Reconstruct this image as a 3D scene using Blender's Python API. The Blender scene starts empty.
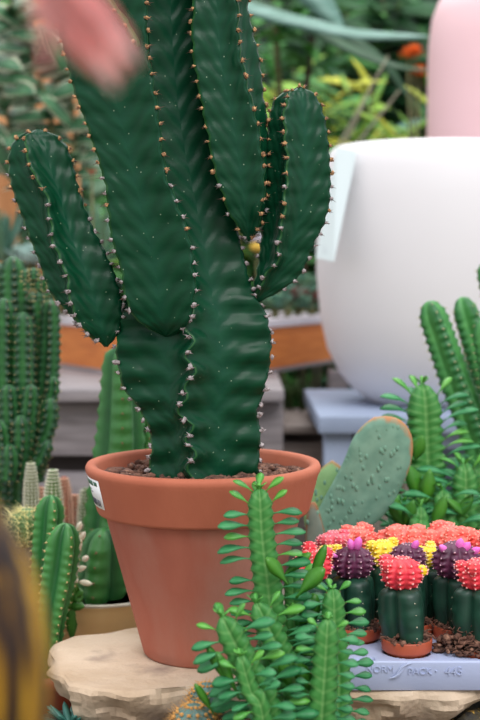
import bpy, bmesh, math, random
import numpy as np
from mathutils import Vector, Matrix, noise

random.seed(7)
R = random.Random(11)
SC = bpy.context.scene
COL = SC.collection
PI = math.pi

# ------------------------------------------------------------------ camera
F = 1300.0
HORIZON = 271.0
PITCH = math.atan((360 - HORIZON) / F)
ZC = 0.852
CAM = Vector((0, 0, ZC))
FW = Vector((0, math.cos(PITCH), -math.sin(PITCH)))
UP = Vector((0, math.sin(PITCH), math.cos(PITCH)))


def P(px, py, Y):
    """point of the place at distance Y that is seen at (px, py)"""
    d = Vector((1, 0, 0)) * ((px - 240) / F) + UP * ((360 - py) / F) + FW
    return CAM + d * (Y / d.y)


def S(px, Y):
    return px * Y / F


cd = bpy.data.cameras.new('camera')
cam = bpy.data.objects.new('camera', cd)
COL.objects.link(cam)
cam.location = CAM
cam.rotation_euler = (PI / 2 - PITCH, 0, 0)
cd.sensor_fit = 'VERTICAL'
cd.sensor_height = 36
cd.lens = F / 720 * 36
cd.clip_start = 0.05
cd.dof.use_dof = True
cd.dof.focus_distance = 1.76
cd.dof.aperture_fstop = 3.9
SC.camera = cam
SC.view_settings.view_transform = 'Standard'
SC.view_settings.look = 'None'
SC.view_settings.gamma = 1
SC.view_settings.exposure = 0.0


# ------------------------------------------------------------------ materials
def srgb(r, g, b):
    def c(v):
        v /= 255
        return v / 12.92 if v <= .04045 else ((v + .055) / 1.055) ** 2.4
    return (c(r), c(g), c(b), 1)


MATS = {}


def M(name, c1, c2=None, scale=20, rough=.5, bump=0, bscale=60, trans=0, stretch=(1, 1, 1), lo=.35, hi=.65,
      detail=4, spec=.5, coat=0, c3=None, lo3=.6, hi3=.75, scale3=8, sss=0):
    if name in MATS:
        return MATS[name]
    m = bpy.data.materials.new(name)
    m.use_nodes = True
    nt = m.node_tree
    N, L = nt.nodes, nt.links
    b = N['Principled BSDF']
    out = N['Material Output']
    b.inputs['Roughness'].default_value = rough
    b.inputs['Specular IOR Level'].default_value = spec
    b.inputs['Coat Weight'].default_value = coat
    tc = N.new('ShaderNodeTexCoord')
    mp = N.new('ShaderNodeMapping')
    mp.inputs['Scale'].default_value = stretch
    L.new(tc.outputs['Object'], mp.inputs['Vector'])
    col = None
    if c2 is not None:
        no = N.new('ShaderNodeTexNoise')
        no.inputs['Scale'].default_value = scale
        no.inputs['Detail'].default_value = detail
        L.new(mp.outputs['Vector'], no.inputs['Vector'])
        mr = N.new('ShaderNodeMapRange')
        mr.inputs['From Min'].default_value = lo
        mr.inputs['From Max'].default_value = hi
        L.new(no.outputs['Fac'], mr.inputs['Value'])
        mx = N.new('ShaderNodeMix')
        mx.data_type = 'RGBA'
        mx.inputs['A'].default_value = c1
        mx.inputs['B'].default_value = c2
        L.new(mr.outputs['Result'], mx.inputs['Factor'])
        col = mx.outputs['Result']
        if c3 is not None:
            n3 = N.new('ShaderNodeTexNoise')
            n3.inputs['Scale'].default_value = scale3
            n3.inputs['Detail'].default_value = 6
            L.new(mp.outputs['Vector'], n3.inputs['Vector'])
            r3 = N.new('ShaderNodeMapRange')
            r3.inputs['From Min'].default_value = lo3
            r3.inputs['From Max'].default_value = hi3
            L.new(n3.outputs['Fac'], r3.inputs['Value'])
            m3 = N.new('ShaderNodeMix')
            m3.data_type = 'RGBA'
            L.new(col, m3.inputs['A'])
            m3.inputs['B'].default_value = c3
            L.new(r3.outputs['Result'], m3.inputs['Factor'])
            col = m3.outputs['Result']
        L.new(col, b.inputs['Base Color'])
    else:
        b.inputs['Base Color'].default_value = c1
    if sss:
        b.inputs['Subsurface Weight'].default_value = sss
        b.inputs['Subsurface Radius'].default_value = (.01, .006, .004)
        b.inputs['Subsurface Scale'].default_value = .3
    if bump:
        nb = N.new('ShaderNodeTexNoise')
        nb.inputs['Scale'].default_value = bscale
        nb.inputs['Detail'].default_value = 5
        L.new(mp.outputs['Vector'], nb.inputs['Vector'])
        bp = N.new('ShaderNodeBump')
        bp.inputs['Strength'].default_value = bump
        bp.inputs['Distance'].default_value = .004
        L.new(nb.outputs['Fac'], bp.inputs['Height'])
        L.new(bp.outputs['Normal'], b.inputs['Normal'])
    if trans:
        t = N.new('ShaderNodeBsdfTranslucent')
        if col is not None:
            L.new(col, t.inputs['Color'])
        else:
            t.inputs['Color'].default_value = c1
        ms = N.new('ShaderNodeMixShader')
        ms.inputs['Fac'].default_value = trans
        L.new(b.outputs['BSDF'], ms.inputs[1])
        L.new(t.outputs['BSDF'], ms.inputs[2])
        L.new(ms.outputs['Shader'], out.inputs['Surface'])
    MATS[name] = m
    return m


def euphorbia_mat():
    """dark green winged stem: paler band down each face, faint feathered ridges running out to the ribs (uv: u across a face, v along)"""
    m = bpy.data.materials.new('euphorbia_skin')
    m.use_nodes = True
    nt = m.node_tree
    N, L = nt.nodes, nt.links
    b = N['Principled BSDF']
    uv = N.new('ShaderNodeUVMap')
    sp = N.new('ShaderNodeSeparateXYZ')
    L.new(uv.outputs['UV'], sp.inputs[0])

    def math_(op, a, bb=None):
        n = N.new('ShaderNodeMath')
        n.operation = op
        for i, v in enumerate((a, bb)):
            if v is None:
                continue
            if isinstance(v, (int, float)):
                n.inputs[i].default_value = v
            else:
                L.new(v, n.inputs[i])
        return n.outputs[0]
    tc = N.new('ShaderNodeTexCoord')
    no = N.new('ShaderNodeTexNoise')
    no.inputs['Scale'].default_value = 22
    no.inputs['Detail'].default_value = 3
    L.new(tc.outputs['Object'], no.inputs['Vector'])
    n2 = N.new('ShaderNodeTexNoise')
    n2.inputs['Scale'].default_value = 7
    L.new(tc.outputs['Object'], n2.inputs['Vector'])
    a = math_('ABSOLUTE', math_('SUBTRACT', sp.outputs['X'], .5))
    ph = math_('ADD', math_('SUBTRACT', math_('MULTIPLY', sp.outputs['Y'], 210), math_('MULTIPLY', a, 26)), math_('MULTIPLY', no.outputs['Fac'], 5))
    wave = math_('SINE', ph)
    bp = N.new('ShaderNodeBump')
    bp.inputs['Strength'].default_value = .15
    bp.inputs['Distance'].default_value = .003
    L.new(wave, bp.inputs['Height'])
    L.new(bp.outputs['Normal'], b.inputs['Normal'])
    mid = math_('MULTIPLY', math_('SUBTRACT', .22, a), 4)
    midc = N.new('ShaderNodeClamp')
    L.new(math_('MULTIPLY', mid, n2.outputs['Fac']), midc.inputs['Value'])
    mx = N.new('ShaderNodeMix')
    mx.data_type = 'RGBA'
    mx.inputs['A'].default_value = (.0018, .040, .0165, 1)
    mx.inputs['B'].default_value = (.0065, .074, .040, 1)
    L.new(midc.outputs['Result'], mx.inputs['Factor'])
    m2 = N.new('ShaderNodeMix')
    m2.data_type = 'RGBA'
    L.new(mx.outputs['Result'], m2.inputs['A'])
    m2.inputs['B'].default_value = (.004, .068, .026, 1)
    L.new(math_('MULTIPLY', math_('MULTIPLY', math_('ADD', wave, 1), .3), n2.outputs['Fac']), m2.inputs['Factor'])
    # bare light edge along the ribs
    ed = N.new('ShaderNodeMapRange')
    ed.inputs['From Min'].default_value = .478
    ed.inputs['From Max'].default_value = .5
    ed.inputs['To Max'].default_value = .55
    L.new(a, ed.inputs['Value'])
    m3 = N.new('ShaderNodeMix')
    m3.data_type = 'RGBA'
    L.new(m2.outputs['Result'], m3.inputs['A'])
    m3.inputs['B'].default_value = (.06, .19, .05, 1)
    L.new(ed.outputs['Result'], m3.inputs['Factor'])
    # sparse pale specks
    vo = N.new('ShaderNodeTexVoronoi')
    vo.inputs['Scale'].default_value = 75
    L.new(tc.outputs['Object'], vo.inputs['Vector'])
    sk = N.new('ShaderNodeMapRange')
    sk.inputs['From Min'].default_value = .08
    sk.inputs['From Max'].default_value = .05
    L.new(vo.outputs['Distance'], sk.inputs['Value'])
    m4 = N.new('ShaderNodeMix')
    m4.data_type = 'RGBA'
    L.new(m3.outputs['Result'], m4.inputs['A'])
    m4.inputs['B'].default_value = (.22, .30, .2, 1)
    L.new(sk.outputs['Result'], m4.inputs['Factor'])
    L.new(m4.outputs['Result'], b.inputs['Base Color'])
    b.inputs['Roughness'].default_value = .36
    b.inputs['Specular IOR Level'].default_value = .2
    return m


def uv_edge_mat(name, c_in, c_in2, c_edge, lo, hi, rough=.5, nscale=30, side=0.0, trans=0):
    """skin whose margin (u from 0 in the middle to 1 at the edge) has another colour, as pad rims and variegated leaves have"""
    m = bpy.data.materials.new(name)
    m.use_nodes = True
    nt = m.node_tree
    N, L = nt.nodes, nt.links
    b = N['Principled BSDF']
    uv = N.new('ShaderNodeUVMap')
    sp = N.new('ShaderNodeSeparateXYZ')
    L.new(uv.outputs['UV'], sp.inputs[0])
    tc = N.new('ShaderNodeTexCoord')
    no = N.new('ShaderNodeTexNoise')
    no.inputs['Scale'].default_value = nscale
    no.inputs['Detail'].default_value = 5
    L.new(tc.outputs['Object'], no.inputs['Vector'])
    mx = N.new('ShaderNodeMix')
    mx.data_type = 'RGBA'
    mx.inputs['A'].default_value = c_in
    mx.inputs['B'].default_value = c_in2
    rr = N.new('ShaderNodeMapRange')
    rr.inputs['From Min'].default_value = .35
    rr.inputs['From Max'].default_value = .65
    L.new(no.outputs['Fac'], rr.inputs['Value'])
    L.new(rr.outputs['Result'], mx.inputs['Factor'])
    ad = N.new('ShaderNodeMath')
    ad.operation = 'MULTIPLY_ADD'
    L.new(no.outputs['Fac'], ad.inputs[0])
    ad.inputs[1].default_value = .28
    L.new(sp.outputs['X'], ad.inputs[2])
    src = ad.outputs[0]
    if side:
        a2 = N.new('ShaderNodeMath')
        a2.operation = 'MULTIPLY_ADD'
        L.new(sp.outputs['Y'], a2.inputs[0])
        a2.inputs[1].default_value = side
        L.new(src, a2.inputs[2])
        src = a2.outputs[0]
    mr = N.new('ShaderNodeMapRange')
    mr.inputs['From Min'].default_value = lo
    mr.inputs['From Max'].default_value = hi
    L.new(src, mr.inputs['Value'])
    m3 = N.new('ShaderNodeMix')
    m3.data_type = 'RGBA'
    L.new(mx.outputs['Result'], m3.inputs['A'])
    m3.inputs['B'].default_value = c_edge
    L.new(mr.outputs['Result'], m3.inputs['Factor'])
    L.new(m3.outputs['Result'], b.inputs['Base Color'])
    b.inputs['Roughness'].default_value = rough
    if trans:
        t = N.new('ShaderNodeBsdfTranslucent')
        L.new(m3.outputs['Result'], t.inputs['Color'])
        ms = N.new('ShaderNodeMixShader')
        ms.inputs['Fac'].default_value = trans
        L.new(b.outputs['BSDF'], ms.inputs[1])
        L.new(t.outputs['BSDF'], ms.inputs[2])
        L.new(ms.outputs['Shader'], N['Material Output'].inputs['Surface'])
    return m


# ------------------------------------------------------------------ mesh builder
class MB:
    def __init__(s):
        s.v, s.f, s.uv, s.mi, s.cur = [], [], [], [], 0

    def vert(s, p, uv=(0, 0)):
        s.v.append(tuple(p))
        s.uv.append(uv)
        return len(s.v) - 1

    def face(s, ids):
        s.f.append(tuple(ids))
        s.mi.append(s.cur)

    def loft(s, rings, closed=True, cap0=True, cap1=True, uvs=None):
        n, m = len(rings), len(rings[0])
        idx = []
        for i, r in enumerate(rings):
            idx.append([s.vert(p, uvs[i][j] if uvs else (0, 0)) for j, p in enumerate(r)])
        mm = m if closed else m - 1
        for i in range(n - 1):
            for j in range(mm):
                k = (j + 1) % m
                s.face((idx[i][j], idx[i][k], idx[i + 1][k], idx[i + 1][j]))
        if closed and cap0:
            s.face(list(reversed(idx[0])))
        if closed and cap1:
            s.face(idx[-1])
        return idx

    def tube(s, pts, rad, sides=8):
        pts = [Vector(p) for p in pts]
        n = len(pts)
        if isinstance(rad, (int, float)):
            rad = [rad] * n
        rings = []
        ref = None
        for i in range(n):
            t = (pts[min(i + 1, n - 1)] - pts[max(i - 1, 0)]).normalized()
            if ref is None:
                ref = t.orthogonal().normalized()
            ref = (ref - t * ref.dot(t)).normalized()
            q = t.cross(ref)
            rings.append([pts[i] + (ref * math.cos(a) + q * math.sin(a)) * rad[i] for a in [2 * PI * k / sides for k in range(sides)]])
        s.loft(rings)

    def lathe(s, prof, c=(0, 0, 0), seg=64, wob=0):
        """prof: list of (r, z); r=0 closes"""
        c = Vector(c)
        rings = []
        for r, z in prof:
            rings.append([c + Vector((max(r, 1e-5) * math.cos(a), max(r, 1e-5) * math.sin(a), z)) for a in [2 * PI * k / seg for k in range(seg)]])
        s.loft(rings, cap0=True, cap1=True)

    def spike(s, p, d, L, r):
        d = Vector(d).normalized()
        o = d.orthogonal().normalized()
        q = d.cross(o)
        p = Vector(p)
        b = [s.vert(p + (o * math.cos(a) + q * math.sin(a)) * r) for a in (0, 2 * PI / 3, 4 * PI / 3)]
        t = s.vert(p + d * L)
        for i in range(3):
            s.face((b[i], b[(i + 1) % 3], t))

    def blob(s, p, r, sq=1.0, rough=.25, rnd=R):
        p = Vector(p)
        ph = (1 + 5 ** .5) / 2
        vs = [(-1, ph, 0), (1, ph, 0), (-1, -ph, 0), (1, -ph, 0), (0, -1, ph), (0, 1, ph), (0, -1, -ph), (0, 1, -ph), (ph, 0, -1), (ph, 0, 1), (-ph, 0, -1), (-ph, 0, 1)]
        fs = [(0, 11, 5), (0, 5, 1), (0, 1, 7), (0, 7, 10), (0, 10, 11), (1, 5, 9), (5, 11, 4), (11, 10, 2), (10, 7, 6), (7, 1, 8), (3, 9, 4), (3, 4, 2), (3, 2, 6), (3, 6, 8), (3, 8, 9), (4, 9, 5), (2, 4, 11), (6, 2, 10), (8, 6, 7), (9, 8, 1)]
        ax = (rnd.uniform(.6, 1.35), rnd.uniform(.6, 1.35)) if rough > .36 else (1, 1)
        k = [s.vert(p + Vector((x * ax[0], y * ax[1], z * sq)) * (r / 1.9 * (1 + rnd.uniform(-rough, rough)))) for x, y, z in vs]
        for a, b, c in fs:
            s.face((k[a], k[b], k[c]))

    def ball(s, c, r, seg=16, rings=10, sq=1, fn=None):
        c = Vector(c)
        rr = []
        for i in range(1, rings):
            th = PI * i / rings
            rr.append([c + Vector((math.sin(th) * math.cos(a) * r, math.sin(th) * math.sin(a) * r, -math.cos(th) * r * sq)) * (fn(th, a) if fn else 1) for a in [2 * PI * k / seg for k in range(seg)]])
        s.loft(rr)

    def box(s, c, size, bev=.004, rot=0, seg=2):
        bm = bmesh.new()
        bmesh.ops.create_cube(bm, size=1)
        bmesh.ops.scale(bm, vec=size, verts=bm.verts)
        if bev:
            bmesh.ops.bevel(bm, geom=list(bm.edges), offset=bev, segments=seg, affect='EDGES', profile=.5)
        mt = Matrix.Translation(Vector(c)) @ Matrix.Rotation(rot, 4, 'Z')
        base = len(s.v)
        bm.verts.ensure_lookup_table()
        for v in bm.verts:
            s.vert(mt @ v.co)
        for f in bm.faces:
            s.face([base + v.index for v in f.verts])
        bm.free()

    def leaf(s, b, d, up, L, W, droop=.3, th=.0008, n=7, prof=None, fold=.15):
        """a closed thin leaf: base b, direction d, upper side up"""
        b = Vector(b)
        d = Vector(d).normalized()
        up = Vector(up)
        up = (up - d * up.dot(d))
        if up.length < 1e-4:
            up = d.orthogonal()
        up.normalize()
        side = d.cross(up)
        prof = prof or (lambda t: math.sin(PI * t ** .8))
        rings, uvs = [], []
        pos = b.copy()
        ang = 0
        for i in range(n + 1):
            t = i / n
            ca, sa = math.cos(ang), math.sin(ang)
            dd = d * ca - up * sa
            uu = up * ca + d * sa
            w = max(W * .5 * prof(t), .0004)
            h = th * (1 - .6 * t)
            rings.append([pos + side * w + uu * w * fold, pos + uu * h, pos - side * w + uu * w * fold, pos - uu * h])
            uvs.append([(1, t), (0, t), (1, t), (0, t)])
            pos = pos + dd * (L / n)
            ang += droop / n
        s.loft(rings, uvs=uvs)

    def build(s, name, mats, parent=None, smooth=True, auto=None):
        me = bpy.data.meshes.new(name)
        me.from_pydata(s.v, [], s.f)
        if not isinstance(mats, (list, tuple)):
            mats = [mats]
        for m in mats:
            me.materials.append(m)
        me.polygons.foreach_set('material_index', s.mi)
        me.polygons.foreach_set('use_smooth', [smooth] * len(s.f))
        uvl = me.uv_layers.new(name='UVMap')
        li = np.zeros(len(me.loops), dtype=np.int32)
        me.loops.foreach_get('vertex_index', li)
        arr = np.array(s.uv, dtype=np.float32)[li]
        uvl.data.foreach_set('uv', arr.ravel())
        me.update()
        bm = bmesh.new()
        bm.from_mesh(me)
        bmesh.ops.recalc_face_normals(bm, faces=bm.faces)
        if auto is not None:
            for e in bm.edges:
                if len(e.link_faces) == 2 and e.calc_face_angle(0) > auto:
                    e.smooth = False
        bm.to_mesh(me)
        bm.free()
        o = bpy.data.objects.new(name, me)
        COL.objects.link(o)
        if parent is not None:
            o.parent = parent
            loc = Vector((0, 0, 0))
            q = parent
            while q is not None:
                loc += q.location
                q = q.parent
            me.transform(Matrix.Translation(-loc))
        return o


def tag(o, label=None, cat=None, group=None, kind=None):
    if label:
        o['label'] = label
    if cat:
        o['category'] = cat
    if group:
        o['group'] = group
    if kind:
        o['kind'] = kind
    return o


def thing(name, loc, label, cat, group=None):
    o = bpy.data.objects.new(name, None)
    o.location = loc
    COL.objects.link(o)
    return tag(o, label, cat, group)


def cr(pts, n):
    """Catmull-Rom resampling of a list of Vectors, even in arc length"""
    pts = [Vector(p) for p in pts]
    if len(pts) == 2:
        pts = [pts[0], pts[0].lerp(pts[1], .5), pts[1]]
    q = [pts[0] * 2 - pts[1]] + pts + [pts[-1] * 2 - pts[-2]]
    dense = []
    for i in range(1, len(q) - 2):
        for k in range(16):
            t = k / 16
            a, b, c, d = q[i - 1], q[i], q[i + 1], q[i + 2]
            dense.append(.5 * ((2 * b) + (c - a) * t + (2 * a - 5 * b + 4 * c - d) * t * t + (3 * b - a - 3 * c + d) * t ** 3))
    dense.append(pts[-1])
    cum = [0]
    for i in range(1, len(dense)):
        cum.append(cum[-1] + (dense[i] - dense[i - 1]).length)
    return dense, cum


def at_len(dense, cum, s):
    import bisect
    s = min(max(s, 0), cum[-1])
    i = min(max(bisect.bisect_right(cum, s) - 1, 0), len(dense) - 2)
    k = (s - cum[i]) / max(cum[i + 1] - cum[i], 1e-9)
    return dense[i].lerp(dense[i + 1], k)


def star(mb, path, rad, n=5, depth=.35, phase=0, pw=1.0, step=.02, scal=.06, seg=6, dome=1.0, ref=(0, -1, 0), off=0, wav=0, sub=5, v0=0):
    """ribbed stem along path; rad = number or list along the path; returns the areoles of each rib: (pos, outward, tangent, t)"""
    dense, cum = cr(path, 0)
    Lt = cum[-1]
    rl = rad if isinstance(rad, (list, tuple)) else [rad, rad]
    R1 = rl[-1] * dome

    def radius(s):
        t = s / Lt * (len(rl) - 1)
        i = min(int(t), len(rl) - 2)
        k = t - i
        r = rl[i] * (1 - k) + rl[i + 1] * k
        dd = Lt - s
        if dome > 0 and dd < R1:
            r *= math.sqrt(max(1 - (1 - dd / R1) ** 2, .0))
        return max(r, .0005)
    ns = max(int(Lt / step * sub), 8)
    ss = [Lt * i / ns for i in range(ns + 1)]
    if dome > 0:
        ss = [x for x in ss if x < Lt - R1] + [Lt - R1 * (1 - math.sin(k / 8 * PI / 2)) for k in range(9)]
    ref = Vector(ref)
    rings, ars = [], [[] for _ in range(n)]
    uvs = []
    na = max(int(Lt / step), 1)

    def frame(s, ref):
        t = (at_len(dense, cum, s + .004) - at_len(dense, cum, s - .004)).normalized()
        rf = ref - t * ref.dot(t)
        if rf.length < 1e-3:
            rf = t.orthogonal()
        rf.normalize()
        return t, rf, t.cross(rf)

    def prof(a, s):
        c = abs(math.cos(n * (a - phase) / 2)) ** pw
        r = radius(s)
        sc = 1 + scal * math.cos(2 * PI * (s - off) / step) * c ** 4
        return r * (1 - depth * (1 - c)) * sc
    for s_ in ss:
        t, rf, q = frame(s_, ref)
        ref = rf
        c = at_len(dense, cum, s_)
        ring, uv = [], []
        for k in range(n * seg):
            a = 2 * PI * k / (n * seg) + phase
            r = prof(a, s_)
            ring.append(c + (rf * math.cos(a) + q * math.sin(a)) * r)
            u = abs(((k / seg) % 1) - .5) * 2
            uv.append((u, v0 + s_))
        rings.append(ring)
        uvs.append(uv)
    mb.loft(rings, uvs=uvs)
    ref = Vector((0, -1, 0)) if False else Vector(rf)
    # areoles
    rf0 = None
    ref = None
    for k in range(na + 1):
        s_ = off + k * step
        if s_ > Lt - .15 * R1 or s_ < 0:
            continue
        t = (at_len(dense, cum, s_ + .004) - at_len(dense, cum, s_ - .004)).normalized()
        # nearest ring frame
        i = min(range(len(ss)), key=lambda j: abs(ss[j] - s_))
        c = at_len(dense, cum, s_)
        cc = Vector((0, 0, 0))
        for p in rings[i]:
            cc += p
        cc /= len(rings[i])
        for j in range(n):
            o = (rings[i][j * seg] - cc)
            if o.length < 1e-5:
                continue
            o.normalize()
            a = 2 * PI * j / n + phase
            ars[j].append((c + o * prof(a, s_) * .98, o, t, s_ / Lt))
    return ars


def spines(ars, name, mats, parent, L=.008, r=.0005, nsp=3, blob=.002, rnd=R, spread=.8, hide_back=False, every=1, mi=None):
    mb = MB()
    for rib in ars:
        for k, (p, o, t, tt) in enumerate(rib):
            if k % every:
                continue
            if mi:
                mb.cur = mi(p, tt)
            if blob:
                mb.blob(p, blob, rnd=rnd)
            sd = t.cross(o)
            for _ in range(nsp):
                d = o + sd * rnd.uniform(-spread, spread) + t * rnd.uniform(-spread, spread)
                mb.spike(p, d, L * rnd.uniform(.6, 1.15), r)
    return mb.build(name, mats, parent)


# ------------------------------------------------------------------ world and light
w = bpy.data.worlds.new('world')
SC.world = w
w.use_nodes = True
nt = w.node_tree
bg = nt.nodes['Background']
tc = nt.nodes.new('ShaderNodeTexCoord')
sp = nt.nodes.new('ShaderNodeSeparateXYZ')
nt.links.new(tc.outputs['Generated'], sp.inputs[0])
rp = nt.nodes.new('ShaderNodeValToRGB')
e = rp.color_ramp.elements
e[0].position = 0.0
e[0].color = (.74, .70, .65, 1)
e[1].position = 1.0
e[1].color = (1.0, 1.03, 1.10, 1)
m_ = e.new(.45)
m_.color = (.86, .90, .97, 1)
nt.links.new(sp.outputs['Z'], rp.inputs['Fac'])
nt.links.new(rp.outputs['Color'], bg.inputs['Color'])
bg.inputs['Strength'].default_value = 1.15

sl = bpy.data.lights.new('sun', 'SUN')
sl.energy = 2.2
sl.angle = math.radians(38)
sl.color = (1, .98, .955)
sun = bpy.data.objects.new('sun', sl)
COL.objects.link(sun)
sun.rotation_euler = (math.radians(38), math.radians(14), 0)

# added fill lamp above the back beds, brightens the dim foliage
al = bpy.data.lights.new('back_fill_light', 'AREA')
al.shape = 'RECTANGLE'
al.size, al.size_y = 5.0, 2.6
al.energy = 150
al.color = (1, .99, .93)
ao = bpy.data.objects.new('back_fill_light', al)
COL.objects.link(ao)
ao.location = (0, 4.9, 4.6)
ao.rotation_euler = (math.radians(-14), 0, 0)

# ------------------------------------------------------------------ setting
m_gravel = M('gravel', srgb(138, 128, 114), srgb(84, 76, 68), 60, .9, .8, 90)
mb = MB()
g = [[Vector((x, y, 0)) for x in np.linspace(-4, 4, 3)] for y in np.linspace(-.6, 9, 3)]
mb.loft([[Vector((-4, -.6, -.05)), Vector((4, -.6, -.05)), Vector((4, 9, -.05)), Vector((-4, 9, -.05))],
         [Vector((-4, -.6, 0)), Vector((4, -.6, 0)), Vector((4, 9, 0)), Vector((-4, 9, 0))]])
tag(mb.build('floor', m_gravel, smooth=False), kind='structure')
mb = MB()
mb.box((0, 8.6, 1.6), (8, .2, 3.2), .01)
tag(mb.build('wall_back', M('dark_foliage_backing', srgb(20, 44, 30), srgb(12, 26, 18), 3, .9, .2, 200)), kind='structure')  # plain wall, its dark colour stands in for deep shaded foliage between leaves
# raised gravel bed behind the slab, low step that carries the small cacti
mb = MB()
mb.box((0, 2.46, .07), (2.6, .92, .14), .01)
tag(mb.build('floor_raised_bed', m_gravel), kind='structure')

# ------------------------------------------------------------------ big euphorbia in a terracotta pot
Y0 = 1.86
SLAB = 0.30
POTX = S(203 - 240, Y0)
m_terra = M('terracotta', srgb(184, 104, 76), srgb(170, 92, 66), 9, .78, .12, 160, c3=srgb(190, 122, 98), lo3=.55, hi3=.8, scale3=5, stretch=(1, 1, .45))
m_terra_w = M('weathered_terracotta', srgb(174, 100, 80), srgb(158, 86, 68), 14, .82, .15, 160, c3=srgb(192, 142, 124), lo3=.46, hi3=.74, scale3=7, stretch=(1, 1, .4))
m_soil = M('bark_soil', srgb(122, 84, 68), srgb(70, 46, 38), 90, .95, .7, 120, c3=srgb(160, 118, 96), lo3=.55, hi3=.7, scale3=120)
m_skin = euphorbia_mat()
m_tan = M('tan_areole', srgb(205, 158, 108), srgb(120, 84, 62), 300, .8)
m_thorn = M('thorn_brown', srgb(126, 96, 84), srgb(84, 66, 62), 200, .6)
m_grey = M('grey_areole', srgb(186, 176, 176), srgb(120, 108, 108), 300, .8)

big = thing('potted_euphorbia', (POTX, Y0, SLAB), 'tall dark green branching cactus in a large terracotta pot on the stone slab', 'cactus')
mb = MB()
pc = Vector((POTX, Y0, SLAB))
prof = [(.0, .0), (.084, 0), (.0872, .003), (.092, .02), (.141, .197), (.1425, .2), (.1515, .201), (.1535, .205), (.1655, .252), (.1688, .258), (.1692, .263), (.1670, .2675), (.160, .2685), (.1545, .2665),
        (.1525, .262), (.1505, .25), (.146, .22), (.10, .05), (0, .04)]
KZ = (P(203, 452, Y0 + .16).z - SLAB) / .2675
KZ = 1.036
prof = [(a, b * KZ) for a, b in prof]
mb.lathe(prof[:6], pc, 96)
mb.cur = 1
mb.lathe(prof[5:], pc, 96)
pot = mb.build('terracotta_pot', [m_terra_w, m_terra], big)
mb = MB()
rings = []
for i in range(14):
    r = .150 * (1 - i / 13) + .0005
    rings.append([pc + Vector((r * math.cos(a), r * math.sin(a), .249 + .012 * noise.noise(Vector((r * math.cos(a) * 30, r * math.sin(a) * 30, 3))) + (.012 * (1 - i / 13) if i == 0 else .008))) for a in [2 * PI * k / 40 for k in range(40)]])
mb.loft(rings, cap0=False)
for k in range(420):
    r, a = .146 * math.sqrt(R.random()), R.uniform(0, 2 * PI)
    mb.blob(pc + Vector((r * math.cos(a), r * math.sin(a), .256 + R.uniform(0, .006))), R.uniform(.003, .0085), R.uniform(.5, .9), .35)
mb.build('potting_soil', m_soil, big)
# sticker on the rim
mb = MB()
a0, a1 = math.radians(187), math.radians(211)


def rimpt(a, z, e=.0008):
    r = .1535 + (.1655 - .1535) * (z - .205) / (.252 - .205) + e
    return pc + Vector((r * math.cos(a), r * math.sin(a), z * KZ))


def patch(u0, u1, v0, v1, e, n=8):
    ga = [a0 + (a1 - a0) * (u0 + (u1 - u0) * i / n) for i in range(n + 1)]
    z0, z1 = .214 + .040 * v0, .214 + .040 * v1
    mb.loft([[rimpt(a, z0, e) for a in ga] + [rimpt(a, z0, e - .0006) for a in reversed(ga)],
             [rimpt(a, z1, e) for a in ga] + [rimpt(a, z1, e - .0006) for a in reversed(ga)]])


patch(0, 1, 0, 1, .0008)
mb.cur = 1
patch(.12, .66, .76, .93, .0011)
patch(.72, .9, .78, .92, .0011)
mb.cur = 2
x = .1
while x < .9:
    wd = R.choice([.015, .03, .045])
    patch(x, x + wd, .08, .30, .0011, 2)
    x += wd + R.choice([.02, .035])
patch(.25, .5, .5, .53, .0011, 3)
patch(.25, .4, .58, .62, .0011, 3)
tag(mb.build('barcode_sticker', [M('sticker_white', srgb(238, 238, 240), rough=.4), M('sticker_green', srgb(20, 92, 70), rough=.4), M('sticker_ink', srgb(60, 62, 80), rough=.5)], pot), 'white barcode sticker with a green strip')


def interp(tab, y):
    """x and depth of a rib at picture height y, from a table of (x, y, dy)"""
    tab = sorted(tab, key=lambda a: a[1])
    ys = [t[1] for t in tab]
    return float(np.interp(y, ys, [t[0] for t in tab])), float(np.interp(y, ys, [t[2] for t in tab]))


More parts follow.
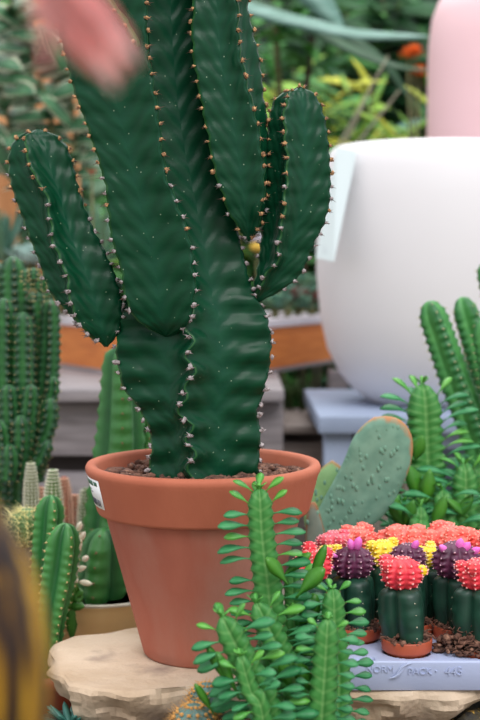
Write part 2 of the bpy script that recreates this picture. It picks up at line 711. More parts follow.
def winged(name, wings, axis, y0, y1, parent, core=.4, spacing=.0225, tip=True, base_taper=0, wav=.0018, seed=0, lower=None, yoff=0, only=None):
    rnd = random.Random(seed)
    n = 110
    ts = [i / n for i in range(n + 1)]
    if tip:
        ts = [t for t in ts if t < .90] + [.90 + .10 * math.sin(k / 26 * PI / 2) for k in range(27)]
    nw = len(wings)

    def smooth_tab(tab):
        return tab
    A, W = [], []
    for t in ts:
        y = y0 + (y1 - y0) * t
        ax, ad = interp(axis, y)
        A.append(P(ax, y, Y0 + ad + yoff))
        row = []
        for wg in wings:
            x, d = interp(wg, y)
            row.append(P(x, y, Y0 + d + yoff))
        W.append(row)
    # light smoothing along the stem
    for _ in range(2):
        W2 = [r[:] for r in W]
        for i in range(1, len(ts) - 1):
            for j in range(nw):
                W2[i][j] = W[i][j] * .5 + (W[i - 1][j] + W[i + 1][j]) * .25
        W = W2
    # areole stations on each wing
    arl = [[] for _ in range(nw)]
    s_on = []
    for j in range(nw):
        acc = [0]
        for i in range(1, len(ts)):
            acc.append(acc[-1] + (W[i][j] - W[i - 1][j]).length)
        s_on.append(acc)
    sacc = [0]
    for i in range(1, len(ts)):
        sacc.append(sacc[-1] + (A[i] - A[i - 1]).length)
    rings, uvs = [], []
    K = 5
    ph = [rnd.uniform(0, 1) for _ in range(nw)]
    for i in range(len(ts)):
        T = (A[min(i + 1, len(ts) - 1)] - A[max(i - 1, 0)]).normalized()
        pts, uv = [], []
        ws = []
        for j in range(nw):
            o = W[i][j] - A[i]
            r = max(o.length, .0006)
            od = o.normalized() if o.length > 1e-6 else Vector((1, 0, 0))
            sd = T.cross(od)
            sd = sd.normalized() if sd.length > 1e-5 else od.orthogonal()
            c = math.cos(2 * PI * (s_on[j][i] / spacing + ph[j]))
            c2 = math.sin(PI * (s_on[j][i] / spacing + ph[j]))
            wa = wav * (1 + (1.6 if lower and i / len(ts) < lower else 0))
            w_ = W[i][j] + od * (.0011 * c) * min(1, r / .02) + sd * wa * c2 * min(1, r / .03)
            th = min(.0042, r * .16)
            ws.append((w_, od, sd, th, r))
        for j in range(nw):
            w_, od, sd, th, r = ws[j]
            w2, od2, sd2, th2, r2 = ws[(j + 1) % nw]
            # rib tip of wing j
            pts.append(w_)
            uv.append((0.0, sacc[i]))
            R0 = w_ - od * th * .9 + sd * th
            pts.append(R0)
            uv.append((.03, sacc[i]))
            R1 = w2 - od2 * th2 * .9 - sd2 * th2
            ang = od.angle(od2)
            bis = (od + od2)
            bis = bis.normalized() if bis.length > .2 else sd
            ctr = A[i] + bis * core * min(r, r2)
            mid = (R0 + R1) * .5
            k = min(1, ang / math.radians(75))
            ctr = mid.lerp(ctr, k * .95)
            P0 = R0 - od * r * .12
            for q in range(1, K + 1):
                t = q / (K + 1)
                p = R0 * (1 - t) ** 2 + ctr * 2 * t * (1 - t) + R1 * t * t
                pts.append(p)
                uv.append((.03 + .94 * t, sacc[i]))
            pts.append(R1)
            uv.append((.97, sacc[i]))
        rings.append(pts)
        uvs.append(uv)
    m = MB()
    m.loft(rings, uvs=uvs)
    st = m.build(name, m_skin, parent)
    # areoles and thorns
    ar = MB()
    for j in range(nw):
        tot = s_on[j][-1]
        k = -ph[j]
        s = (math.ceil(ph[j]) - ph[j]) * spacing
        while s < tot:
            i = min(range(len(ts)), key=lambda q: abs(s_on[j][q] - s))
            T = (A[min(i + 1, len(ts) - 1)] - A[max(i - 1, 0)]).normalized()
            o = W[i][j] - A[i]
            if o.length > .004 or tip:
                od = o.normalized() if o.length > .006 else (o + T * .006).normalized()
                py_ = y0 + (y1 - y0) * ts[i]
                ar.cur = 1 if (py_ > 205 + rnd.uniform(-40, 40)) else 0
                if only and j in only and not (only[j][0] < py_ < only[j][1]):
                    s += spacing
                    continue
                p = W[i][j] + od * .0012
                big_ = 1.35 if py_ > 300 else 1
                sd = T.cross(od)
                for _ in range(2):
                    ar.blob(p + Vector((rnd.uniform(-1, 1), rnd.uniform(-1, 1), rnd.uniform(-1, 1))) * .0013 * big_, rnd.uniform(.0019, .0032) * big_, rnd.uniform(.7, 1.2), .5, rnd)
                for sgn in (-1, 1, -1, 1):
                    ar.spike(p, od * rnd.uniform(.2, .8) + sd * sgn + T * rnd.uniform(-1, 1), rnd.uniform(.0045, .007) * big_, .0014)
                ar.cur = 2
                for sgn in (-1, 1):
                    ar.spike(p, od * .9 + sd * sgn * rnd.uniform(.5, 1.1) + T * rnd.uniform(-.5, .3), rnd.uniform(.007, .0115), .0009)
                if rnd.random() < .6:
                    ar.spike(p, od + T * rnd.uniform(-.6, .6), rnd.uniform(.004, .008), .0007)
            s += spacing * rnd.uniform(.86, 1.14)
    sp_ = ar.build('thorns', [m_tan, m_grey, m_thorn], st)
    return st


# ribs as (x, y, depth offset)
trunk_axis = [(202, 480, 0), (202, 400, 0), (197, 330, .005), (192, 250, .012), (180, 150, .02), (172, 50, .025), (168, -90, .03)]
tF = [(190, 480, -.07), (192, 455, -.07), (187, 440, -.07), (194, 432, -.07), (182, 418, -.072), (179, 400, -.075), (192, 382, -.078), (189, 358, -.078), (189, 335, -.07), (187, 290, -.05), (184, 262, -.04), (172, 220, -.03), (164, 198, -.025), (149, 148, -.018), (142, 92, -.012), (136, 0, -.008), (132, -90, -.005)]
tL = [(149, 480, -.012), (149, 460, -.012), (152, 445, -.012), (148, 425, -.014), (139, 408, -.018), (122, 388, -.02), (115, 350, -.02), (122, 305, -.01), (132, 250, 0), (128, 150, .012), (122, 50, .02), (118, -90, .02)]
tR = [(259, 480, -.01), (259, 455, -.01), (262, 435, -.01), (256, 412, -.012), (266, 388, -.015), (272, 350, -.018), (269, 318, -.012), (252, 290, -.005), (240, 240, 0), (228, 180, .01), (208, 100, .015), (200, 0, .02), (196, -90, .02)]
tB = [(204, 480, .07), (204, 400, .075), (198, 330, .07), (190, 200, .06), (180, 0, .06), (172, -90, .06)]
winged('trunk', [tL, tF, tR, tB], trunk_axis, 482, -90, big, core=.36, spacing=.0205, tip=False, wav=.0028, seed=3, lower=.35, only={1: (318, 476), 0: (300, 476), 2: (225, 476)})

s1L = [(36, 129.5, 0), (24, 133, 0), (13, 141, 0), (8, 155, -.002), (8, 170, -.004), (12, 190, -.005), (20, 212, -.008), (28, 235, -.01), (38, 260, -.01), (48, 290, -.012), (58, 303, -.012), (80, 326, -.01), (104, 346, 0)]
s1C = [(36, 129.5, 0), (25, 135, -.012), (25, 150, -.03), (28, 160, -.034), (32, 175, -.038), (42, 186, -.04), (48, 203, -.042), (50, 225, -.044), (53, 245, -.045), (58, 257, -.046), (65, 270, -.046), (68, 290, -.045), (71, 308, -.042), (78, 323, -.035), (88, 336, -.02), (106, 346, 0)]
s1R = [(40, 129.5, 0), (56, 134.5, 0), (66, 144, -.002), (72, 158, -.004), (75, 172, -.006), (80, 192, -.008), (85, 208, -.01), (93, 228, -.01), (103, 247, -.012), (112, 266, -.015), (120, 290, -.015), (123, 315, -.01), (118, 336, -.005), (108, 346, 0)]
s1B = [(38, 129.5, 0), (40, 145, .03), (50, 190, .045), (75, 270, .05), (100, 320, .03), (106, 346, 0)]
s1A = [(38, 129, 0), (44, 170, 0), (56, 220, 0), (78, 275, 0), (96, 315, 0), (107, 348, 0)]
winged('branch', [s1L, s1C, s1R, s1B], s1A, 347, 129, big, spacing=.0195, seed=4, yoff=-.01, core=.36, only={2: (0, 318)})

s2L = [(40, -90, -.02), (50, -20, -.02), (57, 25, -.02), (65, 55, -.02), (70, 78, -.022), (76, 98, -.024), (84, 118, -.025), (92, 142, -.026), (100, 166, -.028), (106, 190, -.03), (108, 215, -.03), (112, 245, -.03), (120, 264, -.03), (123, 290, -.03), (129, 312, -.028), (145, 328, -.02), (165, 337, 0)]
s2M = [(72, -90, -.05), (90, -30, -.05), (108, 0, -.052), (122, 18, -.054), (131, 33, -.056), (138, 47, -.057), (141, 70, -.055), (146, 110, -.053), (152, 150, -.052), (160, 200, -.05), (176, 260, -.05), (182, 310, -.04), (176, 330, -.02), (166, 337, 0)]
s2C = [(144, -90, -.052), (146, -20, -.054), (147, 20, -.056), (147, 47, -.058), (151, 68, -.058), (155, 92, -.058), (159, 118, -.058), (162, 148, -.058), (167, 178, -.058), (176, 200, -.058), (184, 220, -.058), (191, 242, -.058), (194, 268, -.058), (196, 292, -.055), (191, 318, -.05), (186, 330, -.035), (168, 337, 0)]
s2B = [(140, -90, .02), (145, 0, .02), (160, 150, .02), (180, 260, .02), (178, 310, .015), (168, 337, 0)]
s2K = [(60, -90, .03), (75, 0, .03), (95, 120, .03), (125, 250, .03), (150, 310, .02), (166, 337, 0)]
s2A = [(100, -90, -.008), (110, 0, -.008), (122, 100, -.008), (138, 190, -.008), (154, 260, -.008), (162, 310, -.006), (166, 337, 0)]
winged('branch', [s2L, s2C, s2B, s2K], s2A, 337, -90, big, spacing=.0205, tip=False, seed=5, yoff=-.03, core=.36, only={0: (-99, 314), 1: (-99, 330), 2: (0, 0), 3: (0, 0)})

rg = MB()
rpts = [P(a, b, Y0 - .03 + d) for a, b, d in s2M[:6]]
rdn, rcm = cr(rpts, 0)
rgr = []
for i in range(21):
    c_ = at_len(rdn, rcm, rcm[-1] * i / 20)
    w_ = .0065 + .0012 * math.sin(i * 2.1)
    rgr.append([c_ + Vector((w_ * math.cos(a) * (1.9 if math.sin(a) > 0 else 1), .026 + (.033 if math.sin(a) < 0 else .03) * math.sin(a), .35 * w_ * math.cos(a))) for a in [2 * PI * k / 16 for k in range(16)]])
rg.loft(rgr)
rb_ = rg.build('side_rib', m_skin, big)
ra = MB()
for i in range(1, 9):
    p = at_len(rdn, rcm, rcm[-1] * i / 8.3) + Vector((-.002, -.006, 0))
    ra.cur = 0
    ra.blob(p, .0032, .9, .3)
    ra.cur = 1
    for sx in (-1, 1):
        ra.spike(p, (sx, -.8, R.uniform(-.5, .5)), .009, .0009)
ra.build('thorns', [m_tan, m_thorn], rb_)

s4L = [(188, -90, -.025), (190, -20, -.025), (193, 5, -.026), (191, 30, -.028), (193, 60, -.03), (197, 82, -.03), (201, 104, -.03), (206, 128, -.03), (210, 150, -.03), (214, 172, -.03), (221, 192, -.028), (228, 212, -.022), (237, 228, -.012), (248, 241, 0)]
s4C = [(230, -90, -.03), (236, -20, -.03), (238, 10, -.032), (239, 45, -.034), (244, 70, -.035), (249, 90, -.036), (253, 108, -.036), (258, 122, -.036), (261, 145, -.036), (265, 172, -.036), (265, 190, -.034), (261, 210, -.03), (258, 228, -.018), (250, 241, 0)]
s4R = [(244, -90, .015), (247, -10, .015), (250, 20, .015), (256, 42, .015), (261, 65, .015), (263, 90, .015), (267, 115, .015), (268, 160, .012), (266, 205, .01), (260, 230, .005), (250, 241, 0)]
s4B = [(205, -90, .05), (210, 0, .05), (222, 100, .05), (240, 190, .04), (250, 241, 0)]
s4A = [(216, -90, 0), (220, 0, 0), (230, 80, 0), (240, 150, 0), (246, 200, 0), (250, 241, 0)]
winged('branch', [s4L, s4C, s4R, s4B], s4A, 241, -90, big, spacing=.021, tip=False, seed=6, yoff=-.018, core=.36)

s5L = [(297, 87.5, 0), (280, 94, 0), (272, 103, 0), (268, 122, 0), (265, 150, 0), (263, 190, 0), (261, 235, 0), (257, 270, 0), (250, 300, 0)]
s5F = [(298, 87.5, 0), (290, 92, -.012), (285, 100, -.025), (283, 115, -.033), (284, 135, -.038), (287, 165, -.042), (285, 190, -.044), (283, 218, -.044), (278, 240, -.042), (279, 256, -.04), (273, 267, -.036), (264, 275, -.03), (258, 290, -.02), (252, 302, 0)]
s5R = [(302, 87.5, 0), (313, 92, 0), (321, 104, -.002), (326, 122, -.004), (329, 145, -.006), (331, 175, -.008), (330, 203, -.01), (325, 223, -.01), (316, 240, -.01), (310, 254, -.01), (304, 270, -.01), (294, 282, -.01), (278, 293, -.008), (256, 304, 0)]
s5B = [(300, 87.5, 0), (302, 110, .035), (298, 180, .045), (280, 260, .035), (254, 304, 0)]
s5A = [(300, 87, 0), (298, 130, 0), (294, 190, 0), (280, 245, 0), (264, 285, 0), (254, 304, 0)]
winged('branch', [s5L, s5F, s5R, s5B], s5A, 303, 87, big, spacing=.0185, seed=7, core=.36, only={2: (0, 290), 0: (0, 262)})

# ------------------------------------------------------------------ stone slab and the rocks under it
m_stone = M('sandstone', srgb(206, 184, 160), srgb(184, 158, 130), 9, .88, 1.0, 55, c3=srgb(146, 126, 112), lo3=.54, hi3=.72, scale3=13, detail=8)
mb = MB()
out_px = [(51, 655), (56, 644), (75, 637), (105, 633), (136, 628), (200, 624), (290, 622), (400, 622), (500, 623), (497, 655), (478, 684), (455, 689), (400, 691), (350, 688), (300, 690), (260, 685), (226, 684), (205, 681), (180, 687), (130, 691), (95, 688), (73, 683), (60, 668)]
outl = []
for px, py in out_px:
    q = P(px, py, 1)
    d = q - CAM
    k = (SLAB - ZC) / d.z
    outl.append(CAM + d * k)
dense = []
for i in range(len(outl)):
    a, b = outl[i], outl[(i + 1) % len(outl)]
    m_n = max(int((b - a).length / .008), 2)
    for k in range(m_n):
        dense.append(a.lerp(b, k / m_n))
cen = Vector((.07, 1.84, SLAB))
levels = [(0, .0), (.001, -.001), (.003, -.004), (.004, -.009), (.002, -.015), (0, -.021), (-.003, -.027), (-.006, -.033), (-.011, -.039), (-.016, -.045), (-.023, -.051), (-.032, -.056), (-.07, -.060)]
rings = []
for li, (off, dz) in enumerate(levels):
    ring = []
    for i, p in enumerate(dense):
        a, b = dense[i - 2], dense[(i + 2) % len(dense)]
        nrm = Vector((b.y - a.y, -(b.x - a.x), 0)).normalized()
        if nrm.dot(p - cen) < 0:
            nrm = -nrm
        s_ = 0
        if li >= 1:
            f1 = noise.voronoi(Vector((p.x * 20, p.y * 20, dz * 34)))[0][0]
            s_ = .014 * noise.noise(Vector((p.x * 16, p.y * 16, dz * 40))) + .010 * (f1 - .45) + .005 * noise.noise(Vector((p.x * 60, p.y * 60, dz * 120)))
            if li == 1:
                s_ *= .35
        right = max(0, min(1, (p.x - .16) / .12))
        q = p + nrm * (off * (1 + .8 * right) + s_)
        q.z += dz * (1.1 + .1 * right) + (.003 * noise.noise(Vector((p.x * 18, p.y * 18, 0))) if li < 2 else .006 * noise.noise(Vector((p.x * 25, p.y * 25, dz * 9))))
        ring.append(q)
    rings.append(ring)
inner = []
for f in (.96, .88, .75, .55, .3, .05):
    ring = []
    for p in dense:
        q = cen + (p - cen) * f
        q.z = SLAB + .0012 * noise.noise(Vector((q.x * 25, q.y * 25, 0))) - .0006
        ring.append(q)
    inner.append(ring)
mb.loft(list(reversed(inner)) + rings)
tag(mb.build('stone_slab', m_stone, auto=.28), 'broken flat sandstone slab carrying the terracotta pot and grey tray', 'stone slab')


def rock(name, c, size, mat, seed, label, cat='rock', group=None, amp=.25, sc=2.2, n=28):
    m = MB()
    rr = []
    for i in range(1, n):
        th = PI * i / n
        ring = []
        for k in range(n * 2):
            a = PI * k / n
            d = Vector((math.sin(th) * math.cos(a), math.sin(th) * math.sin(a), -math.cos(th)))
            f = 1 + amp * noise.noise(d * sc + Vector((seed, 0, 0))) + amp * .35 * noise.noise(d * sc * 4 + Vector((seed, 5, 0))) + amp * .15 * noise.noise(d * sc * 11)
            ring.append(Vector(c) + Vector((d.x * size[0], d.y * size[1], d.z * size[2])) * f)
        rr.append(ring)
    m.loft(rr)
    return tag(m.build(name, mat), label, cat, group)


m_lichen = M('lichen_rock', srgb(26, 24, 22), srgb(70, 60, 34), 55, .7, .9, 90, c3=srgb(196, 152, 52), lo3=.58, hi3=.68, scale3=110)
rock('mossy_rock', (.365, 1.745, .142), (.125, .095, .142), m_lichen, 2.0, 'black rock with golden yellow specks under the right end of the slab')
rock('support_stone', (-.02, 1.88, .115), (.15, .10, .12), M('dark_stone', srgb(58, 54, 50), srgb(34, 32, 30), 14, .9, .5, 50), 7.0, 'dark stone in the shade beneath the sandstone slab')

# ------------------------------------------------------------------ grey carrying tray
m_tray = M('tray_plastic', srgb(178, 188, 218), srgb(170, 180, 212), 5, .5, .05, 200)
TX0, TX1, TY0, TY1, TH = .072, .395, 1.676, 2.0, .040
cactus_spots = [
    # px of the ball, py of the ball, row depth, ball radius px, colour, stem lean px, label
    (402, 574, 1.725, 21, 'red', 6, 'grafted cactus with red ball and small red pup, front of the tray'),
    (478, 575, 1.725, 20, 'red', 2, 'grafted cactus with red ball cut by the picture edge above loose soil'),
    (312, 566, 1.765, 20, 'red', 4, 'grafted cactus with crimson ball peeping out behind the leafy stems'),
    (353, 563, 1.79, 21, 'purple', 4, 'grafted cactus with dark purple ball and twin magenta buds'),
    (456, 561, 1.79, 24, 'purple', 3, 'grafted cactus with dark purple ball, biggest cluster of magenta buds'),
    (408, 558, 1.81, 18, 'purple', 2, 'grafted cactus with purple ball partly hidden behind the front red one'),
    (331, 558, 1.845, 15, 'yellow', 0, 'grafted cactus with small yellow ball left of the twin-bud purple one'),
    (383, 554, 1.845, 17, 'yellow', 0, 'grafted cactus with round bright yellow ball in the middle of the tray'),
    (431, 557, 1.85, 14, 'yellow', 2, 'grafted cactus with yellow ball squeezed between two purple ones'),
    (334, 545, 1.925, 17, 'pink', 0, 'grafted cactus with rosy pink ball at the back beside the cut pad'),
    (358, 541, 1.93, 17, 'salmon', 0, 'grafted cactus with tall salmon ball beneath the prickly pear pad'),
    (404, 545, 1.925, 23, 'salmon', 0, 'grafted cactus with wide salmon ball cluster behind the bright yellow ball'),
    (450, 545, 1.925, 23, 'salmon', 0, 'grafted cactus with flat salmon ball cluster behind the biggest purple ball'),
    (486, 546, 1.91, 17, 'salmon', 0, 'grafted cactus with salmon ball at the back, cut by the picture edge'),
]
spots_xy = []
for px, py, Y, rp_, c, ln, lb in cactus_spots:
    q = P(px + ln, py, Y)
    spots_xy.append((q.x, Y))
POTR = .0335


def bxy(px, Y):
    return P(px, 500, Y).x


tray = thing('carrying_tray', ((TX0 + TX1) / 2, (TY0 + TY1) / 2, SLAB), 'pale grey plastic carrying tray with raised lettering holding grafted cacti', 'tray')
mb = MB()
nx, ny = 118, 118
gx = np.linspace(TX0 + .006, TX1 - .006, nx)
gy = np.linspace(TY0 + .005, TY1 - .005, ny)
wells = [(bxy(p[0] + p[5], p[2]), p[2]) for p in cactus_spots]
grid = []
for y in gy:
    row = []
    for x in gx:
        dmin = min(math.hypot(x - wx, y - wy) for wx, wy in wells)
        z = SLAB + TH - .001
        if dmin < .0285:
            z = SLAB + .008
        elif dmin < .031:
            z = SLAB + .008 + (TH - .009) * (dmin - .0285) / .0025
        # small hand notches in the front edge
        if y < TY0 + .022 and min(abs(x - .165), abs(x - .335)) < .014:
            z -= .008
        row.append(Vector((x, y, z)))
    grid.append(row)
mb.loft(grid, closed=False)
# outer wall with a rounded lip
def rect(ox, z):
    pts = []
    rc = .012
    for cx, cy, a in ((TX1 - rc, TY1 - rc, 0), (TX0 + rc, TY1 - rc, PI / 2), (TX0 + rc, TY0 + rc, PI), (TX1 - rc, TY0 + rc, 1.5 * PI)):
        for k in range(7):
            an = a + PI / 2 * k / 6
            pts.append(Vector((cx + (rc + ox) * math.cos(an), cy + (rc + ox) * math.sin(an), SLAB + z)))
    return pts
mb.loft([rect(-.006, TH - .004), rect(-.0045, TH + .0004), rect(-.002, TH + .001), rect(0, TH), rect(.0005, TH - .002), rect(-.003, .002), rect(-.004, .0006), rect(-.02, .0006)], cap0=False)
tray_body = mb.build('tray_shell', m_tray, tray, auto=.9)


def text_mesh(s, size, ext, mat_):
    cu = bpy.data.curves.new('lettering', 'FONT')
    cu.body = s
    cu.size = size
    cu.extrude = ext * 1.3
    cu.offset = .0
    cu.align_x = 'CENTER'
    cu.align_y = 'CENTER'
    o = bpy.data.objects.new('lettering', cu)
    COL.objects.link(o)
    dg = bpy.context.evaluated_depsgraph_get()
    me = bpy.data.meshes.new_from_object(o.evaluated_get(dg))
    me.transform(mat_)
    vs = [v.co.copy() for v in me.vertices]
    fs = [tuple(p.vertices) for p in me.polygons]
    bpy.data.objects.remove(o)
    bpy.data.curves.remove(cu)
    bpy.data.meshes.remove(me)
    return vs, fs


mb = MB()
def addtext(s, px, py, size):
    q = P(px, py, TY0 - .0018)
    mt = Matrix.Translation((q.x, TY0 + .0009, q.z)) @ Matrix.Rotation(PI / 2 + .05, 4, 'X')
    vs, fs = text_mesh(s, size, .0016, mt)
    b = len(mb.v)
    for v in vs:
        mb.vert(v)
    for f in fs:
        mb.face([b + i for i in f])
addtext('NORM', 380, 670, .0125)
addtext('PACK', 420, 672, .0125)
addtext('445', 454, 672, .0160)
for sgn, px in ((1, 397), (-1, 402)):
    pts = []
    for k in range(9):
        t = k / 8
        q = P(px - 8 + 18 * t, 678 - 15 * t + sgn * 4 * math.sin(PI * t), TY0)
        pts.append(Vector((q.x, TY0 + .0004 - .0015, q.z)))
    mb.tube(pts, [.0003 + .0016 * math.sin(PI * k / 8) for k in range(9)], 6)
q = P(436, 671, TY0)
mb.ball((q.x, TY0, q.z), .0014, 8, 6)
mb.build('raised_lettering', m_tray, tray_body, smooth=False)

# ------------------------------------------------------------------ grafted moon cacti
m_stock = M('rootstock', srgb(30, 74, 56), srgb(18, 52, 40), 30, .45, .1, 60)
m_smallpot = M('brown_plastic_pot', srgb(178, 84, 54), srgb(164, 74, 48), 20, .5, .03)
balls = {'red': M('red_scion', srgb(226, 40, 66), srgb(238, 74, 78), 60, .5, .2, 200, sss=.2),
         'pink': M('pink_scion', srgb(226, 62, 92), srgb(240, 110, 120), 60, .5, .2, 200, sss=.2),
         'salmon': M('salmon_scion', srgb(236, 84, 78), srgb(244, 120, 104), 60, .5, .2, 200, sss=.2),
         'yellow': M('yellow_scion', srgb(240, 198, 16), srgb(246, 216, 70), 60, .5, .2, 200, sss=.2),
         'purple': M('purple_scion', srgb(100, 38, 74), srgb(70, 28, 54), 60, .5, .2, 200)}
m_bud = M('magenta_bud', srgb(226, 84, 190), srgb(238, 130, 210), 40, .5)
dots = {'red': M('pink_dots', srgb(250, 170, 165), rough=.7), 'pink': M('rose_dots', srgb(250, 176, 184), rough=.7), 'salmon': M('salmon_dots', srgb(252, 178, 160), rough=.7),
        'yellow': M('yellow_dots', srgb(250, 226, 130), rough=.7), 'purple': M('pale_dots', srgb(206, 166, 178), rough=.7)}
m_spine_w = M('pale_spines', srgb(212, 200, 176), rough=.7)
DECK = SLAB + TH
for ci, (px, py, Y, rpx, colr, lean, lab) in enumerate(cactus_spots):
    rnd = random.Random(100 + ci)
    bx = bxy(px + lean, Y)
    ballc = P(px, py, Y)
    rb = S(rpx, Y)
    root = thing('grafted_cactus', (bx, Y, SLAB + .008), lab, 'cactus', 'grafted cacti in the grey tray')
    mb = MB()
    zb = SLAB + .0085
    if ci == 1:
        prof = [(0, 0), (.022, 0), (.026, .03), (.027, .036), (.0262, .0365), (.02, .034), (0, .034)]
    else:
        prof = [(0, 0), (.0225, 0), (.0275, .030), (.0335, .0345), (.0338, .036), (.0345, .0485), (.0338, .0500), (.0318, .0498), (.0310, .046), (.0308, .043), (0, .043)]
    mb.lathe(prof, (bx, Y, zb), 40)
    mb.build('nursery_pot', m_smallpot, root)
    mb = MB()
    nclod = 150 if ci < 6 else 50
    for k in range(nclod):
        r, a = .0325 * math.sqrt(rnd.random()), rnd.uniform(0, 2 * PI)
        h = .016 * (1 - (r / .034) ** 2)
        mb.blob((bx + r * math.cos(a), Y + r * math.sin(a), zb + .047 + h * rnd.random()), rnd.uniform(.002, .0055), rnd.uniform(.5, 1), .4, rnd)
    for k in range(60 if ci < 6 else 10):
        a = rnd.uniform(0, 2 * PI)
        r = rnd.uniform(.012, .031)
        p0 = Vector((bx + r * math.cos(a), Y + r * math.sin(a), zb + .048))
        a2 = a + rnd.uniform(-1, 1)
        p0.z += .004
        p1 = p0 + Vector((math.cos(a2) * .012, math.sin(a2) * .012, rnd.uniform(-.006, .005)))
        mb.tube([p0, (p0 + p1) / 2 + Vector((0, 0, .003)), p1], [.0009, .0008, .0003], 5)
    if ci == 1:   # soil ball without a pot round it, spilling onto the tray
        for k in range(260):
            a = rnd.uniform(0, 2 * PI)
            r = .040 * math.sqrt(rnd.random())
            h = .034 * (1 - (r / .042) ** 2)
            mb.blob((bx - .012 + r * 1.15 * math.cos(a), Y + r * .75 * math.sin(a), DECK + h * rnd.random() + .002), rnd.uniform(.0022, .0058), rnd.uniform(.4, .9), .45, rnd)
        for k in range(70):
            a = rnd.uniform(0, 2 * PI)
            r = .042 * math.sqrt(rnd.random())
            p0 = Vector((bx - .012 + r * 1.1 * math.cos(a), Y + r * .75 * math.sin(a), DECK + .004 + .034 * (1 - (r / .042) ** 2)))
            p1 = p0 + Vector((rnd.uniform(-.014, .014), rnd.uniform(-.012, .006), rnd.uniform(-.004, .006)))
            mb.tube([p0, (p0 + p1) / 2 + Vector((0, 0, .003)), p1], [.001, .0009, .0003], 5)
    mb.build('bark_soil', m_soil, root)
    top = ballc - Vector((0, 0, rb * .55))
    sw = S(23, 1.79)
    mb = MB()
    base = Vector((bx, Y, zb + .040))
    ars = star(mb, [base, base.lerp(top, .5), top], [sw * .95, sw * 1.12, sw * 1.02], n=3, depth=.5, phase=rnd.choice([.25, .1, -.2, .35]), pw=.85, step=.016, scal=.02, seg=10, dome=.35)
    stem = mb.build('rootstock', m_stock, root)
    spines(ars, 'spines', m_spine_w, stem, .004, .0003, 2, .0011, rnd)
    # coloured ball
    mb = MB()
    nr = {'purple': 11}.get(colr, 10)
    path = [ballc + Vector((0, 0, -rb * .82)), ballc, ballc + Vector((0, 0, rb * .86))]
    rl = [rb * math.sqrt(max(1 - (k / 8 - 1) ** 2, .12)) for k in range(17)]
    ars = star(mb, path, rl, n=nr, depth=.2, phase=rnd.uniform(0, 1), step=rb * .27, scal=.09, seg=6, dome=.6, sub=7)
    if colr == 'purple':
        for rib in ars:
            pass
    sc_ = mb.build('scion', balls[colr], root)
    spines(ars, 'areoles', dots[colr], sc_, .0028, .0003, 2, (.0017 if colr != 'purple' else .0013), rnd)
    # pups and buds
    npup = {'red': 3, 'pink': 6, 'salmon': 8, 'yellow': 2, 'purple': 0}[colr]
    if rpx >= 22 and colr == 'salmon':
        npup = 12
    for k in range(npup):
        a = rnd.uniform(0, 2 * PI)
        el = rnd.uniform(.1, .9) if colr in ('salmon', 'pink') else rnd.uniform(.35, 1.3)
        if ci == 0 and k < 2:
            a, el = ((PI * 1.12, .55), (-.1, .2))[k]
        d = Vector((math.cos(a) * math.cos(el), math.sin(a) * math.cos(el), math.sin(el)))
        rr = rb * rnd.uniform(.3, .42)
        m2 = MB()
        c = ballc + d * rb * .95
        ar2 = star(m2, [c - Vector((0, 0, rr * .9)), c, c + Vector((0, 0, rr * .9))], [rr * math.sqrt(max(1 - (q / 4 - 1) ** 2, .1)) for q in range(9)], n=7, depth=.18, step=rr * .5, scal=.1, seg=4, dome=.6, sub=5)
        pp = m2.build('pup', balls['yellow'] if (ci == 0 and k == 1) else balls[colr], root)
        spines(ar2, 'areoles', dots[colr], pp, .002, .0002, 1, .0014, rnd)
    if colr == 'purple':
        buds = {3: [(-3, -20, 5), (4, -21, 6), (-22, -10, 4), (-24, 3, 3)], 4: [(2, -18, 6), (8, -15, 6), (17, -12, 5), (-14, -14, 5), (-10, -6, 4)], 5: [(6, -14, 5)]}[ci]
        for bxp, byp, brp in buds:
            c = ballc + Vector((S(bxp, Y), -rb * .35, -S(byp, Y)))
            r2 = S(brp, Y)
            m2 = MB()
            ax = (c - ballc).normalized()
            m2.tube([c - ax * r2 * 1.6, c - ax * r2 * .6, c, c + ax * r2 * .8, c + ax * r2 * 1.4], [r2 * .35, r2 * .6, r2 * .78, r2 * .62, r2 * .12], 10)
            tag(m2.build('flower_bud', m_bud, root), 'magenta flower bud')

# ------------------------------------------------------------------ leafy three-ribbed euphorbias
def veined_mat(name, mid, base, edge, step, slant):
    m = uv_edge_mat(name, base, base, edge, .75, 1.05, .5, 60)
    N, L = m.node_tree.nodes, m.node_tree.links
    b = N['Principled BSDF']
    src = b.inputs['Base Color'].links[0].from_socket
    uv = N.new('ShaderNodeUVMap')
    sp = N.new('ShaderNodeSeparateXYZ')
    L.new(uv.outputs['UV'], sp.inputs[0])

    def mt(op, a, c):
        n = N.new('ShaderNodeMath')
        n.operation = op
        for i, v in enumerate((a, c)):
            if isinstance(v, (int, float)):
                n.inputs[i].default_value = v
            else:
                L.new(v, n.inputs[i])
        return n.outputs[0]
    ph = mt('ADD', mt('MULTIPLY', sp.outputs['Y'], 2 * PI / step), mt('MULTIPLY', sp.outputs['X'], slant))
    w_ = mt('MAXIMUM', mt('SUBTRACT', mt('SINE', ph, 0), .2), 0)
    md = mt('MAXIMUM', mt('SUBTRACT', .9, mt('MULTIPLY', sp.outputs['X'], 4.0)), 0)
    fac = N.new('ShaderNodeClamp')
    L.new(mt('ADD', mt('MULTIPLY', w_, .45), mt('MULTIPLY', md, .7)), fac.inputs['Value'])
    mx = N.new('ShaderNodeMix')
    mx.data_type = 'RGBA'
    L.new(src, mx.inputs['A'])
    mx.inputs['B'].default_value = mid
    L.new(fac.outputs['Result'], mx.inputs['Factor'])
    L.new(mx.outputs['Result'], b.inputs['Base Color'])
    b.inputs['Specular IOR Level'].default_value = .3
    return m


